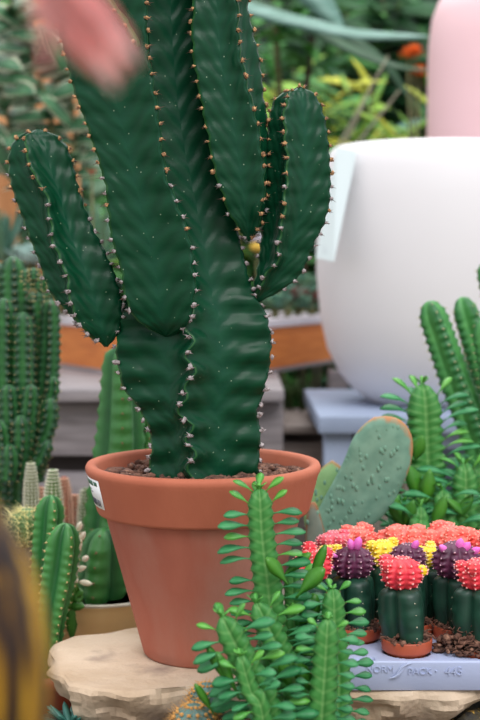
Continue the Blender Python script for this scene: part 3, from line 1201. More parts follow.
m_trig = veined_mat('leafy_stem_skin', srgb(118, 168, 98), srgb(62, 128, 58), srgb(46, 110, 48), .0135, -4.5)
m_trig_old = uv_edge_mat('leafy_stem_skin', srgb(88, 156, 84), srgb(66, 136, 66), srgb(46, 116, 48), .15, .75, .45, 70)
m_trig_d = uv_edge_mat('leafy_stem_skin_deep', srgb(72, 136, 66), srgb(58, 120, 54), srgb(44, 106, 44), .15, .75, .45, 70)
m_leaf = M('fleshy_leaf', srgb(76, 156, 98), srgb(48, 128, 76), 25, .42, trans=.15, spec=.35)
m_leaf_y = M('young_leaf', srgb(104, 178, 70), srgb(80, 160, 70), 25, .38, trans=.15)
m_leaf_b = M('broad_leaf', srgb(82, 150, 44), srgb(60, 128, 44), 20, .38, trans=.15)
spat = lambda t: max(.16, math.sin(PI * min(1, (t * .93 + .02)) ** 1.7) * 1.0) if t < .98 else .25


def leafy(parent, path, rad, rnd, n=3, phase=0, lL=.032, lW=.013, step=.0125, mat=None, leaf_from=.0, skip=0.1, droop=.7, ref=(0, -1, 0), sides=None, lift=.35):
    mb = MB()
    ars = star(mb, path, rad, n=n, depth=.56, phase=phase, pw=1.0, step=step, scal=.10, seg=10, dome=1.5, ref=ref, sub=5)
    st = mb.build('stem', mat or m_trig, parent)
    tb = MB()
    lb = MB()
    for j, rib in enumerate(ars):
        if sides is not None and j not in sides:
            use = False
        else:
            use = True
        for k, (p, o, t, tt) in enumerate(rib):
            sd = t.cross(o)
            for sg in (-1, 1):
                tb.spike(p, o + sd * sg * .7 + Vector((0, 0, -.2)), .0035, .0006)
            if not use or tt < leaf_from or rnd.random() < skip:
                continue
            young = tt > .95
            d = o + t * (lift + (1.1 if young else 0)) + sd * rnd.uniform(-.3, .3) + Vector((math.copysign(.45, o.x), 0, 0)) * (1 if abs(o.x) > .3 else 0)
            lb.cur = 1 if young or rnd.random() < .08 else 0
            k_ = (.72 if young else 1) * rnd.uniform(.78, 1.12)
            lb.leaf(p - o * .001, d, t * .5 + Vector((rnd.uniform(-.2, .2), -rnd.uniform(.5, 1.3), .6)), lL * k_, lW * k_, droop * rnd.uniform(.7, 1.2), .0011, 7, spat, .12)
    # crown of tiny young leaves
    c = Vector(path[-1])
    for k in range(6):
        a = 2 * PI * k / 6 + rnd.random()
        lb.cur = 1
        lb.leaf(c - Vector((0, 0, .004)), Vector((math.cos(a) * .6, math.sin(a) * .6, 1)), Vector((0, 0, 1)), lL * rnd.uniform(.3, .45), lW * .5, .5, .0009, 5, spat, .1)
    tb.build('thorns', M('dark_thorns', srgb(120, 110, 70), rough=.7), st)
    lb.build('leaves', [m_leaf, m_leaf_y], st)
    return st


YB = 1.56
bush = thing('leafy_euphorbia', (P(285, 700, YB).x, YB, 0), 'bright green three-ribbed leafy euphorbia in front of the terracotta pot and tray', 'plant')
# pot for it, below the picture
mb = MB()
bc = Vector((P(285, 700, YB).x, YB - .02, 0))
mb.lathe([(0, 0), (.075, 0), (.1, .13), (.108, .132), (.11, .165), (.104, .167), (.1, .15), (0, .148)], bc, 48)
mb.build('plant_pot', m_smallpot, bush)
rnd = random.Random(21)
bstems = [
    # px path from the bottom up, depth, radius px, phase, leaf ribs
    ([(282, 860), (278, 720), (270, 610), (262, 540), (259, 488)], 1.60, 14.5, .35, None),
    ([(276, 860), (268, 720), (244, 660), (222, 616)], 1.50, 15.5, .3, None),
    ([(290, 860), (298, 710), (278, 650), (256, 602)], 1.56, 14.5, .4, None),
    ([(322, 860), (322, 720), (325, 670), (328, 618)], 1.50, 14, .2, None),
    ([(318, 860), (336, 700), (333, 640), (332, 588)], 1.58, 13.5, .5, None),
    ([(300, 860), (312, 700), (300, 655), (293, 610)], 1.62, 14, .1, None),
    ([(296, 860), (296, 720), (294, 640), (292, 566)], 1.645, 10, .3, None),
    ([(270, 860), (262, 720), (250, 690), (240, 655)], 1.46, 10, .5, None),
]
for bi, (pts, Y, rp_, ph, sd) in enumerate(bstems):
    base = Vector((bc.x + (pts[0][0] - 288) * .0011, bc.y + (Y - 1.56) * .5, .14))
    path = [base] + [P(a, b, Y) for a, b in pts[1:]]
    r = S(rp_, Y)
    leafy(bush, path, [r * .95, r * 1.15, r * 1.15, r * 1.08, r * .9], rnd, phase=PI + ph - .3, lL=(.039, .040, .040, .023, .026, .036, .034, .030)[bi], lW=.0125 if bi in (3, 4) else .0152, step=.0135, leaf_from=.25, skip=.04)
# a few broad yellow-green leaves in the middle of the clump
for (x0, y0, x1, y1, Y, wd) in [(296, 598, 318, 572, 1.57, .021), (288, 585, 272, 562, 1.58, .018), (300, 640, 312, 602, 1.6, .026), (280, 580, 304, 556, 1.6, .014), (318, 700, 300, 668, 1.52, .02), (300, 700, 285, 668, 1.53, .018),
                                 (240, 700, 222, 660, 1.47, .012), (230, 690, 212, 652, 1.5, .012), (215, 716, 200, 690, 1.5, .010), (308, 590, 322, 552, 1.62, .014)]:
    a, b = P(x0, y0, Y), P(x1, y1, Y - .02)
    mb = MB()
    mb.leaf(a, b - a, Vector((0, -1, .6)), (b - a).length * 1.1, wd, .5, .001, 8, spat, .2)
    mb.build('broad_leaf', m_leaf_b, bush)

# right-hand leafy euphorbia behind the grafted cacti
YR = 2.25
br = thing('leafy_euphorbia', (P(430, 500, YR).x, YR, .14), 'leafy three-ribbed euphorbia with upright crown beside the prickly pear pad', 'plant')
mb = MB()
rc = Vector((P(430, 500, YR).x, YR, .14))
mb.lathe([(0, 0), (.07, 0), (.09, .1), (.098, .102), (.1, .13), (.094, .132), (.09, .115), (0, .113)], rc, 48)
mb.build('plant_pot', m_smallpot, br)
rnd = random.Random(31)
for pts, Y, rp_, ph in [([(428, 640), (427, 520), (424, 440), (422, 384)], 2.25, 18, .45),
                        ([(450, 640), (462, 530), (464, 490), (464, 464)], 2.18, 13, .4),
                        ([(440, 640), (446, 540), (444, 510), (442, 490)], 2.14, 12, .2),
                        ([(412, 640), (404, 545), (403, 520), (402, 505)], 2.14, 11, .3),
                        ([(416, 640), (418, 540), (418, 520), (420, 506)], 2.12, 11, .6),
                        ([(455, 640), (484, 540), (482, 500), (480, 466)], 2.2, 13, .2)]:
    base = Vector((rc.x + (pts[0][0] - 430) * .0013, rc.y + (Y - 2.25) * .25, .25))
    path = [base] + [P(a, b, Y) for a, b in pts[1:]]
    r = S(rp_, Y)
    leafy(br, path, [r * .95, r * 1.15, r * 1.12, r * 1.0], rnd, phase=PI + ph - .3, lL=.062, lW=.0165, step=.0155, leaf_from=.2, mat=m_trig, droop=1.3, lift=1.0, skip=.03)
for (x0, y0, x1, y1, Y, wd) in [(420, 500, 412, 470, 2.16, .03), (425, 505, 430, 475, 2.15, .026), (410, 530, 392, 500, 2.13, .03), (405, 525, 412, 505, 2.12, .024), (432, 530, 444, 500, 2.12, .022), (455, 520, 470, 498, 2.13, .02), (470, 520, 452, 500, 2.13, .018), (415, 460, 421, 440, 2.2, .024)]:
    a, b = P(x0, y0, Y), P(x1, y1, Y - .02)
    mb = MB()
    mb.leaf(a, b - a, Vector((0, -1, .6)), (b - a).length * 1.1, wd, .6, .001, 8, lambda t: math.sin(PI * min(1, .05 + t * .93) ** 1.2), .2)
    mb.build('broad_leaf', m_leaf_b, br)

# ------------------------------------------------------------------ prickly pear
YO = 2.09
m_pad = uv_edge_mat('pad_skin', srgb(122, 164, 142), srgb(100, 144, 124), srgb(178, 124, 78), 1.34, 1.42, .6, 45, side=.32)
m_pad_l = uv_edge_mat('pad_skin_light', srgb(134, 172, 116), srgb(118, 160, 104), srgb(150, 116, 72), 1.3, 1.42, .6, 38, side=.36)
pear = thing('prickly_pear', (P(335, 560, YO).x, YO, .14), 'grey-green prickly pear pads with corky brown rims right of the terracotta pot', 'cactus')
mb = MB()
pc2 = Vector((P(330, 560, YO).x, YO + .02, .14))
mb.lathe([(0, 0), (.05, 0), (.064, .08), (.068, .082), (.07, .1), (.065, .102), (.062, .09), (0, .088)], pc2, 48)
mb.build('plant_pot', m_smallpot, pear)


def pad(outline, Y, tilt, th, mat, name='pad', ntub=60, seed=1, xt=0.0):
    rnd = random.Random(seed)
    cx = sum(p[0] for p in outline) / len(outline)
    cy = sum(p[1] for p in outline) / len(outline)

    def pt(x, y, dz=0):
        yy = Y + (cy - y) * tilt + (x - cx) * xt
        return P(x, y, yy + dz)
    pts = [pt(x, y) for x, y in outline]
    dense, cum = cr(pts + [pts[0]], 0)
    m = 64
    ed = [at_len(dense, cum, cum[-1] * k / m) for k in range(m)]
    c = pt(cx, cy)
    nrm = Vector((-xt * 400 * .0, -1, -.0)).normalized()
    ymax, ymin = max(p.z for p in ed), min(p.z for p in ed)
    xmax, xmin = max(p.x for p in ed), min(p.x for p in ed)
    rings, uvs = [], []
    prof = [(.02, 1), (.25, .99), (.5, .95), (.72, .86), (.86, .72), (.94, .52), (.985, .28), (1, 0), (.985, -.28), (.94, -.52), (.86, -.72), (.5, -.95), (.02, -1)]
    for f, h in prof:
        rings.append([c + (p - c) * f + nrm * th * h + nrm * .0025 * noise.noise((c + (p - c) * f) * 30) for p in ed])
        uvs.append([(f, (p.z - ymin) / (ymax - ymin) * .65 + (p.x - xmin) / (xmax - xmin) * .35) for p in ed])
    mb = MB()
    mb.loft(rings, uvs=uvs)
    o = mb.build(name, mat, pear)
    tb = MB()
    ars = []
    for k in range(ntub):
        i, f = rnd.randrange(m), math.sqrt(rnd.random()) * .9
        p = c + (ed[i] - c) * f
        h = math.sqrt(max(0, 1 - f ** 3.2))
        tb.ball(p + nrm * (th * h - .0018), .0034, 10, 8, 1.6)
    tb.build('tubercles', M('pad_tubercle', srgb(98, 144, 122), srgb(112, 152, 130), 60, .6), o)
    return o


pad([(374, 417), (388, 416), (402, 421), (411, 434), (413, 450), (409, 470), (400, 490), (390, 508), (374, 524), (352, 534), (332, 542), (318, 546), (308, 538), (312, 522), (322, 502), (334, 480), (344, 460), (352, 440), (362, 426)], 2.08, -.0003, .013, m_pad, 'pad', 75, 3, .0002)
pad([(332, 460), (342, 468), (346, 484), (340, 505), (328, 525), (312, 535), (304, 520), (310, 490), (320, 470)], 2.14, 0, .011, m_pad_l, 'pad', 20, 4)
pad([(309, 503), (316, 503), (324, 528), (331, 560), (327, 600), (313, 600), (306, 560), (306, 520)], 2.05, 0, .009, uv_edge_mat('pad_skin_cork', srgb(120, 130, 116), srgb(100, 116, 104), srgb(140, 96, 60), .95, 1.1, .7, 40), 'pad', 6, 5)

# ------------------------------------------------------------------ right columnar cactus
YC = 2.42
m_col = uv_edge_mat('columnar_skin', srgb(84, 156, 80), srgb(62, 134, 66), srgb(38, 104, 52), .35, .95, .5, 45)
colc = thing('columnar_cactus', (P(500, 500, YC).x, YC, .14), 'slanting green columnar cactus stems against the white pot', 'cactus')
mb = MB()
cc = Vector((P(500, 500, YC).x, YC, .14))
mb.lathe([(0, 0), (.07, 0), (.09, .13), (.098, .132), (.1, .16), (.094, .162), (.09, .145), (0, .143)], cc, 48)
mb.build('plant_pot', m_smallpot, colc)
rnd = random.Random(41)
for pts, Y, rp_, ph in [([(500, 520), (478, 440), (452, 370), (428, 301)], 2.40, 15, .2), ([(506, 520), (498, 430), (480, 360), (461, 297)], 2.46, 15, .5), ([(515, 520), (508, 440), (496, 380), (484, 318)], 2.36, 15, .1), ([(520, 480), (505, 350), (490, 290), (484, 262)], 2.52, 10, .1)]:
    base = Vector((cc.x + (pts[0][0] - 508) * .001, cc.y + (Y - 2.42) * .5, .27))
    mb = MB()
    r = S(rp_, Y)
    ars = star(mb, [base] + [P(a, b, Y) for a, b in pts], [r, r * 1.1, r * 1.2, r * 1.1, r * .95], n=4, depth=.42, phase=ph, step=.016, scal=.09, seg=8, dome=1.4)
    st = mb.build('stem', m_col, colc)
    spines(ars, 'spines', M('yellowish_spines', srgb(190, 186, 140), rough=.7), st, .007, .0005, 3, .0016, rnd)

# ------------------------------------------------------------------ left: clump cactus, bowl cacti, small cacti
m_clump = uv_edge_mat('clump_skin', srgb(52, 118, 56), srgb(36, 94, 48), srgb(22, 64, 38), .3, .95, .5, 40)
YL = 2.52
cl = thing('clump_cactus', (P(12, 500, YL).x, YL, .14), 'dense clump of ribbed green columns with knobbly offsets at the left edge', 'cactus')
mb = MB()
lc = Vector((P(12, 500, YL).x, YL, .14))
mb.lathe([(0, 0), (.09, 0), (.12, .19), (.128, .192), (.13, .23), (.124, .232), (.12, .215), (0, .213)], lc, 48)
mb.build('plant_pot', m_smallpot, cl)
rnd = random.Random(51)
for pts, Y, rp_, n in [([(14, 520), (14, 420), (14, 330), (13, 256)], 2.52, 13, 6), ([(-4, 520), (-4, 420), (-4, 330), (-4, 262)], 2.54, 13, 6), ([(28, 500), (34, 420), (38, 350), (35, 292)], 2.56, 11, 5),
                       ([(2, 500), (4, 420), (4, 350), (4, 298)], 2.45, 10, 6), ([(20, 500), (22, 430), (23, 360), (23, 312)], 2.44, 10, 6), ([(34, 480), (44, 420), (50, 360), (51, 300)], 2.52, 9.5, 5), ([(36, 480), (44, 400), (46, 340), (43, 276)], 2.6, 9, 5),
                       ([(10, 470), (10, 430), (9, 405), (8, 384)], 2.40, 9, 6), ([(24, 460), (28, 420), (30, 400), (31, 384)], 2.40, 8, 6), ([(34, 470), (42, 440), (49, 420), (50, 398)], 2.42, 9, 5), ([(16, 480), (20, 450), (21, 435), (20, 415)], 2.37, 8, 6),
                       ([(2, 470), (2, 450), (0, 430), (-2, 420)], 2.37, 9, 6), ([(24, 480), (38, 462), (45, 448), (48, 440)], 2.39, 7.5, 5), ([(8, 480), (10, 465), (10, 455), (9, 444)], 2.35, 8, 6), ([(44, 420), (50, 400), (53, 388), (53, 376)], 2.48, 6, 5),
                       ([(14, 530), (14, 500), (15, 480), (15, 462)], 2.46, 15, 6)]:
    mb = MB()
    r = S(rp_, Y)
    base = [P(a, b, Y) for a, b in pts]
    if pts[0][1] >= 500:
        base[0].z = min(base[0].z, .345)
        base[0].x = lc.x + (base[0].x - lc.x) * .6
    ars = star(mb, base, [r * 1.05, r * 1.2, r * 1.15, r], n=n - (1 if n > 5 else 0), depth=.42, phase=rnd.random(), step=.015, scal=.14, seg=6, dome=1.2)
    st = mb.build('stem', m_clump, cl)
    spines(ars, 'spines', M('clump_spines', srgb(176, 164, 110), rough=.7), st, .006, .0005, 2, .0012, rnd)
# knobbly crown offsets
mb = MB()
arsx = []
for px, py, r_ in [(34, 274, 6), (41, 284, 6), (30, 284, 5), (40, 296, 7), (46, 282, 5), (26, 276, 5)]:
    c = P(px, py, 2.47)
    arsx += star(mb, [c - Vector((0, 0, .01)), c, c + Vector((0, 0, .012))], [S(r_, 2.47)] * 3, n=5, depth=.4, phase=rnd.random(), step=.009, scal=.2, seg=5, dome=1)
st = mb.build('offset', m_clump, cl)
spines(arsx, 'spines', M('clump_spines', srgb(176, 164, 110)), st, .006, .0005, 3, .002, rnd)

# tan bowl with two broad three-ribbed columns
YBW = 2.22
m_bowl = M('glazed_bowl', srgb(240, 200, 140), srgb(232, 186, 122), 8, .4, .03, 60, c3=srgb(242, 212, 164), lo3=.5, hi3=.8, scale3=5, coat=.3)
m_three = uv_edge_mat('three_rib_skin', srgb(40, 110, 54), srgb(28, 92, 46), srgb(66, 134, 62), .3, .95, .45, 30)
bowl = thing('potted_cactus', (P(103, 640, YBW).x, YBW, .14), 'three-ribbed green columns in a tan glazed bowl behind the terracotta pot', 'cactus')
mb = MB()
wc = Vector((P(103, 640, YBW).x, YBW, .14))
zr = P(103, 605, 2.11).z - .145
mb.lathe([(0, 0), (.07, 0), (.078, .004), (.105, zr * .6), (.112, zr - .010), (.1115, zr - .003), (.113, zr), (.108, zr), (.105, zr - .012), (0, zr - .014)], wc, 64)
bw = mb.build('glazed_bowl', m_bowl, bowl)
mb = MB()
mb.lathe([(.1075, zr + .0002), (.1132, zr + .0002), (.1140, zr + .0025), (.1130, zr + .0048), (.1082, zr + .0048), (.1075, zr + .0025), (.1075, zr + .0002)], wc, 64)
tag(mb.build('bowl_rim', M('cream_rim', srgb(236, 226, 206), rough=.4), bw), 'cream bowl rim')
rnd = random.Random(61)
for pts, Y, rl, ph in [([(108, 625), (112, 530), (120, 450), (121, 400), (121, 346)], 2.25, [30, 31, 30, 24, 18], .15), ([(98, 625), (100, 590), (102, 560), (104, 528)], 2.17, [24, 28, 26, 20], -.15), ([(132, 625), (140, 520), (144, 440), (146, 410)], 2.3, [16, 16, 14, 11], .5)]:
    mb = MB()
    path = [P(a, b, Y) for a, b in pts]
    path[0].z = .14 + zr - .012
    path[0].x = wc.x + (path[0].x - wc.x) * .8
    ars = star(mb, path, [S(r, Y) for r in rl], n=3 if pts[0][0] != 132 else 4, depth=.55, phase=ph, pw=1.0, step=.025, scal=.06, seg=10, dome=.9)
    st = mb.build('stem', m_three, bowl)
    spines(ars, 'spines', M('brownish_spines', srgb(150, 118, 84), rough=.7), st, .009, .0007, 3, .0022, rnd)

# front-left four-ribbed cactus
YF = 2.0
ff = thing('ribbed_cactus', (P(58, 640, YF).x, YF, .14), 'green four-ribbed cactus with two pointed stems left of the terracotta pot', 'cactus')
mb = MB()
fc = Vector((P(54, 660, YF).x, YF + .0, .0))
fc.z = .14
mb.lathe([(0, 0), (.04, 0), (.05, .07), (.055, .072), (.056, .09), (.052, .091), (.05, .08), (0, .078)], fc, 40)
mb.build('plant_pot', m_smallpot, ff)
rnd = random.Random(71)
for pts, Y, rp_, ph in [([(44, 660), (44, 610), (47, 550), (51, 495)], 2.04, [11, 14, 16, 15], .45), ([(49, 660), (52, 620), (60, 570), (66, 523)], 1.97, [11, 14, 19, 18], .55)]:
    mb = MB()
    path = [P(a, b, Y) for a, b in pts]
    path = [Vector((fc.x + (pts[0][0] - 55) * .001, fc.y + (Y - 2) * .5, fc.z + .07))] + path[1:]
    ars = star(mb, path, [S(r, Y) for r in rp_], n=4, depth=.6, phase=ph, pw=.95, step=.0135, scal=.07, seg=8, dome=1.3)
    st = mb.build('stem', m_three, ff)
    spines(ars, 'spines', M('tan_spines', srgb(206, 180, 126), rough=.7), st, .0065, .0005, 3, .0018, rnd)

# small cacti on the raised bed
def barrel(name, px, py, Y, rpx, mat, smat, lab, L, nsp, n=12, blob=.0015, sr=.0005, tall=1.0, foot=None, seed=0, group=None, cat='cactus', spread=1.2, scal=.12):
    """py = centre of the globe; stands in a small pot down to the bed"""
    rnd = random.Random(seed)
    c = P(px, py, Y)
    r = S(rpx, Y)
    floor_z = foot
    rt = thing(name, (c.x, c.y, floor_z), lab, cat, group)
    m = MB()
    hp = max(c.z - r * tall * .8 - floor_z, .02)
    dark_pot = M('dark_plastic_pot', srgb(52, 56, 52), srgb(40, 44, 42), 20, .5)
    if tall >= 1.3:
        hp = .055
    m.lathe([(0, 0), (r * .8, 0), (r * 1.02, hp * .7), (r * 1.1, hp * .72), (r * 1.12, hp), (r * 1.05, hp), (r, hp * .9), (0, hp * .88)], (c.x, c.y, floor_z), 32)
    m.build('nursery_pot', dark_pot, rt)
    m = MB()
    path = [c - Vector((0, 0, r * tall)), c, c + Vector((0, 0, r * tall))]
    if tall >= 1.3:
        path[0] = Vector((c.x, c.y, floor_z + .045))
        path[1] = (path[0] + path[2]) / 2
    rl = [r * max(1 - abs(k / 8 - 1) ** (2.2 if tall < 1.3 else 4), .15) ** .5 for k in range(17)]
    ars = star(m, path, rl, n=n, depth=.16, phase=rnd.random(), step=max(r * .24, .006), scal=scal, seg=5, dome=.5, sub=5)
    st = m.build('globe' if tall < 1.3 else 'column', mat, rt)
    spines(ars, 'spines', smat, st, L, sr, nsp, blob, rnd, spread)
    return rt


m_white_sp = M('white_spines', srgb(226, 222, 200), rough=.7)
m_yel_sp = M('straw_spines', srgb(238, 226, 158), rough=.7)
m_or_sp = M('orange_spines', srgb(222, 164, 92), rough=.7)
barrel('barrel_cactus', 28, 528, 2.10, 20, M('barrel_green', srgb(96, 130, 70), srgb(80, 112, 60), 30, .6), m_yel_sp, 'round barrel cactus hidden under long straw yellow spines at left', .024, 6, 14, .002, .0006, 1, .14, 1)
barrel('column_cactus', 53, 486, 2.26, 9.5, M('dotted_green', srgb(124, 152, 92), srgb(104, 136, 76), 60, .6), m_white_sp, 'small pale green cactus column dotted with white behind the four-ribbed one', .004, 3, 13, .0022, .0004, 1.8, .14, 2)
barrel('column_cactus', 31, 480, 2.34, 7.5, M('speckled_green', srgb(124, 132, 92), srgb(104, 116, 76), 60, .6), m_white_sp, 'slim speckled cactus column standing right beside the dense clump', .004, 3, 13, .0022, .0004, 2.6, .14, 3)
m_rust = M('rusty_cactus', srgb(196, 116, 92), srgb(150, 96, 76), 70, .7)
m_rust_sp = M('pinkish_spines', srgb(232, 186, 160), rough=.7)
for i, (px, py, rp_, tall, lab) in enumerate([(40, 500, 7, 2.0, 'rusty pink cactus column nearest the straw-spined barrel'), (64, 492, 8, 2.0, 'rusty pink cactus column right behind the white-dotted one'), (75, 505, 7, 1.6, 'low rusty pink cactus nearest the terracotta pot')]):
    barrel('rusty_cactus', px, py, 2.36 + .03 * i, rp_, m_rust, m_rust_sp, lab, .006, 5, 11, .0024, .0005, tall, .14, 20 + i, 'rusty small cacti at left')
barrel('fuzzy_cactus', 86, 500, 2.3, 8, M('fuzzy_green', srgb(120, 140, 96), srgb(140, 150, 120), 60, .7), m_white_sp, 'pale fuzzy cactus peeping out beside the white sticker', .009, 6, 11, .002, .0004, 1.6, .14, 30)
m_blue_b = M('bluish_barrel', srgb(110, 146, 140), srgb(86, 122, 112), 30, .55)
barrel('barrel_cactus', 207, 700, 1.60, 17, m_blue_b, m_or_sp, 'bluish barrel cactus with orange spines under the front of the slab', .013, 4, 11, .0022, .0004, 1.05, 0.0, 5)
barrel('barrel_cactus', 194, 724, 1.55, 21, m_blue_b, m_or_sp, 'lower bluish barrel cactus with orange woolly top at the bottom edge', .015, 5, 12, .0026, .0004, 1.0, 0.0, 6)

# holiday cactus with cream buds
YH = 2.06
hc = thing('holiday_cactus', (P(74, 620, YH).x, YH, .14), 'flat-leaved green cactus with cream pink-tipped buds beside the tan bowl', 'cactus')
hb = Vector((P(74, 640, YH).x, YH + .02, .14))
mb = MB()
mb.lathe([(0, 0), (.022, 0), (.026, .05), (.029, .051), (.03, .06), (.027, .061), (0, .055)], hb, 32)
mb.build('nursery_pot', m_smallpot, hc)
mb = MB()
mb2 = MB()
for x0, y0, x1, y1 in [(72, 640, 71, 605), (71, 605, 76, 584), (71, 605, 66, 590), (71, 605, 83, 606), (76, 590, 80, 602), (72, 600, 62, 612), (73, 594, 82, 592)]:
    a, b = P(x0, y0, YH), P(x1, y1, YH - .015)
    mb.leaf(a, b - a, Vector((.2, -1, .4)), (b - a).length, .018, .4, .002, 7, lambda t: math.sin(PI * (.06 + .88 * t)) * (1 + .12 * math.cos(t * 16)), .1)
mb.build('leaf_segments', M('holiday_green', srgb(92, 158, 62), srgb(66, 132, 52), 30, .4, trans=.1), hc)
for k, (px, py, dx, dy) in enumerate([(76, 570, 10, -3), (80, 582, 12, 2), (74, 560, 4, -12), (77, 552, 4, -12), (73, 545, 3, -10), (80, 540, 5, -8), (72, 578, 6, 4), (78, 530, 3, -8), (83, 560, 5, -3)]):
    m = MB()
    a = P(px, py, YH - .01)
    b = P(px + dx, py + dy, YH - .02)
    m.tube([a, a.lerp(b, .3), a.lerp(b, .7), b], [.0025, .005, .0045, .0012], 8)
    tag(m.build('flower_bud', M('cream_bud', srgb(252, 246, 220), srgb(250, 228, 212), 80, .6), hc), 'cream flower bud')
mb = MB()
mb.tube([P(72, 606, YH), P(73, 575, YH - .004), P(78, 528, YH - .008)], [.003, .0025, .002], 6)
mb.build('flower_stalk', M('holiday_green', srgb(92, 158, 62)), hc)

# small striped agave in the shade under the slab
m_agave_d = M('shade_agave', srgb(70, 128, 116), srgb(40, 88, 76), 30, .45)
ag = thing('rosette_plant', (P(72, 720, 1.72).x, 1.72, 0), 'small teal rosette in the shade under the left end of the slab', 'plant')
mb = MB()
ac = P(70, 716, 1.72)
mb.lathe([(0, 0), (.04, 0), (.05, ac.z * .8), (.053, ac.z * .8), (.055, ac.z - .01), (.05, ac.z - .01), (0, ac.z - .02)], (ac.x, ac.y, 0), 32)
mb.build('nursery_pot', MATS['dark_plastic_pot'], ag)
mb = MB()
for k in range(16):
    a = 2 * PI * k / 8 + (.4 if k > 7 else 0)
    mb.leaf(ac + Vector((0, 0, -.015)), Vector((math.cos(a), math.sin(a), .35 if k < 8 else .9)), (0, 0, 1), .055 if k < 8 else .04, .017, .1, .003, 6, lambda t: (1 - t) ** .6 * (.6 + t * .8), .2)
mb.build('leaves', m_agave_d, ag)

# ------------------------------------------------------------------ white pot, tag, stand, pink vase
YW = 3.35
STZ = P(400, 402, YW).z
m_white = M('white_glaze', srgb(227, 224, 227), srgb(224, 221, 224), 3, .55, .02, 30)
wx = P(433, 300, YW).x
k = S(1, YW)
wp = MB()
H = S(253, YW)
rw = S(117, YW)
prof = [(0, 0), (rw * .50, 0), (rw * .56, H * .012), (rw * .68, H * .055), (rw * .80, H * .12), (rw * .90, H * .215), (rw * .96, H * .34), (rw * .995, H * .50), (rw * 1.0, H * .65), (rw * .985, H * .80), (rw * .95, H * .90), (rw * .915, H * .955), (rw * .88, H * .985), (rw * .845, H * 1.0),
        (rw * .825, H * 1.0), (rw * .81, H * .985), (rw * .815, H * .95), (rw * .84, H * .8), (rw * .8, H * .3), (0, H * .2)]
fine = []
for i in range(len(prof) - 1):
    fine.append(prof[i])
fine.append(prof[-1])
wp.lathe(fine, (wx, YW, STZ), 96)
tag(wp.build('white_planter', m_white), 'large round matt white planter standing on the grey stand', 'planter')
# hanging tag
mb = MB()
corn = [P(337, 147, YW - .14), P(357, 152, YW - .20), P(334, 262, YW - .28), P(316, 258, YW - .20)]
nrm = (corn[1] - corn[0]).cross(corn[3] - corn[0]).normalized()
if nrm.y > 0:
    nrm = -nrm
mb.loft([[c for c in corn], [c + nrm * .0012 for c in corn]])
mb.cur = 1
def tp(u, v, e=.0016):
    return corn[0].lerp(corn[1], u).lerp(corn[3].lerp(corn[2], u), v) + nrm * e
mb.loft([[tp(.34, .80), tp(.62, .81), tp(.6, .86), tp(.32, .85)], [tp(.34, .80, .002), tp(.62, .81, .002), tp(.6, .86, .002), tp(.32, .85, .002)]])
mb.cur = 2
for v in (.88, .905, .93):
    mb.loft([[tp(.3, v), tp(.62, v), tp(.62, v + .008), tp(.3, v + .008)], [tp(.3, v, .002), tp(.62, v, .002), tp(.62, v + .008, .002), tp(.3, v + .008, .002)]])
tag(mb.build('hanging_tag', [M('tag_card', srgb(212, 224, 226), rough=.35), M('tag_green', srgb(90, 200, 110), rough=.5), M('tag_ink', srgb(190, 200, 205), rough=.5)], smooth=False), 'long white card tag with a small green mark hanging on the planter', 'tag')

m_stand = M('stand_paint', srgb(146, 158, 182), srgb(136, 148, 172), 6, .55, .05, 60)
stand = thing('plant_stand', (wx, YW, 0), 'blue-grey painted plant stand under the white planter', 'stand')
mb = MB()
x0 = P(316, 404, 3.02).x
sw_ = 2 * (wx - x0) * .98
mb.box((wx + .0, 3.37, STZ - .021), (sw_, .70, .042), .004)
mb.build('stand_top', m_stand, stand)
for lx in (x0 + .055, wx * 2 - x0 - .055):
    for ly in (3.08, 3.66):
        mb = MB()
        mb.box((lx, ly, (STZ - .042) / 2), (.066, .066, STZ - .042), .003)
        mb.build('leg', m_stand, stand)
mb = MB()
mb.box((wx, 3.075, STZ - .042 - .02), (sw_ - .18, .03, .04), .003)
mb.build('apron', m_stand, stand)

YP = 4.0
m_pink = M('pink_glaze', srgb(238, 200, 206), srgb(234, 194, 200), 3, .5, .02, 30)
pr = S(88, YP)
pz0 = P(500, 300, YP).z
pt_ = P(500, -14, YP).z
Hh = pt_ - pz0
ped = MB()
ped.box((P(512, 300, YP).x, YP, pz0 / 2), (.5, .5, pz0), .01)
tag(ped.build('display_block', m_stand), 'grey display block under the pink vase behind the white planter', 'block')
mb = MB()
mb.lathe([(0, 0), (pr * .92, 0), (pr * .96, Hh * .02), (pr, Hh * .2), (pr, Hh * .72), (pr * .99, Hh * .82), (pr * .955, Hh * .90), (pr * .89, Hh * .95), (pr * .8, Hh * .982), (pr * .68, Hh), (pr * .64, Hh), (pr * .62, Hh * .97), (0, Hh * .9)], (P(514, 300, YP).x, YP, pz0), 96)
tag(mb.build('pink_vase', m_pink), 'tall smooth pale pink vase behind the white planter', 'vase')

# ------------------------------------------------------------------ wooden planter box and bench behind
def wood_mat(name, a, b, c):
    return M(name, a, b, 6, .6, .15, 40, stretch=(1.2, 1.2, 14), c3=c, lo3=.55, hi3=.75, scale3=4)
m_wood = wood_mat('orange_wood', srgb(214, 128, 56), srgb(196, 108, 42), srgb(180, 96, 36))
m_grey_wood = wood_mat('weathered_wood', srgb(146, 138, 140), srgb(124, 117, 120), srgb(104, 96, 96))
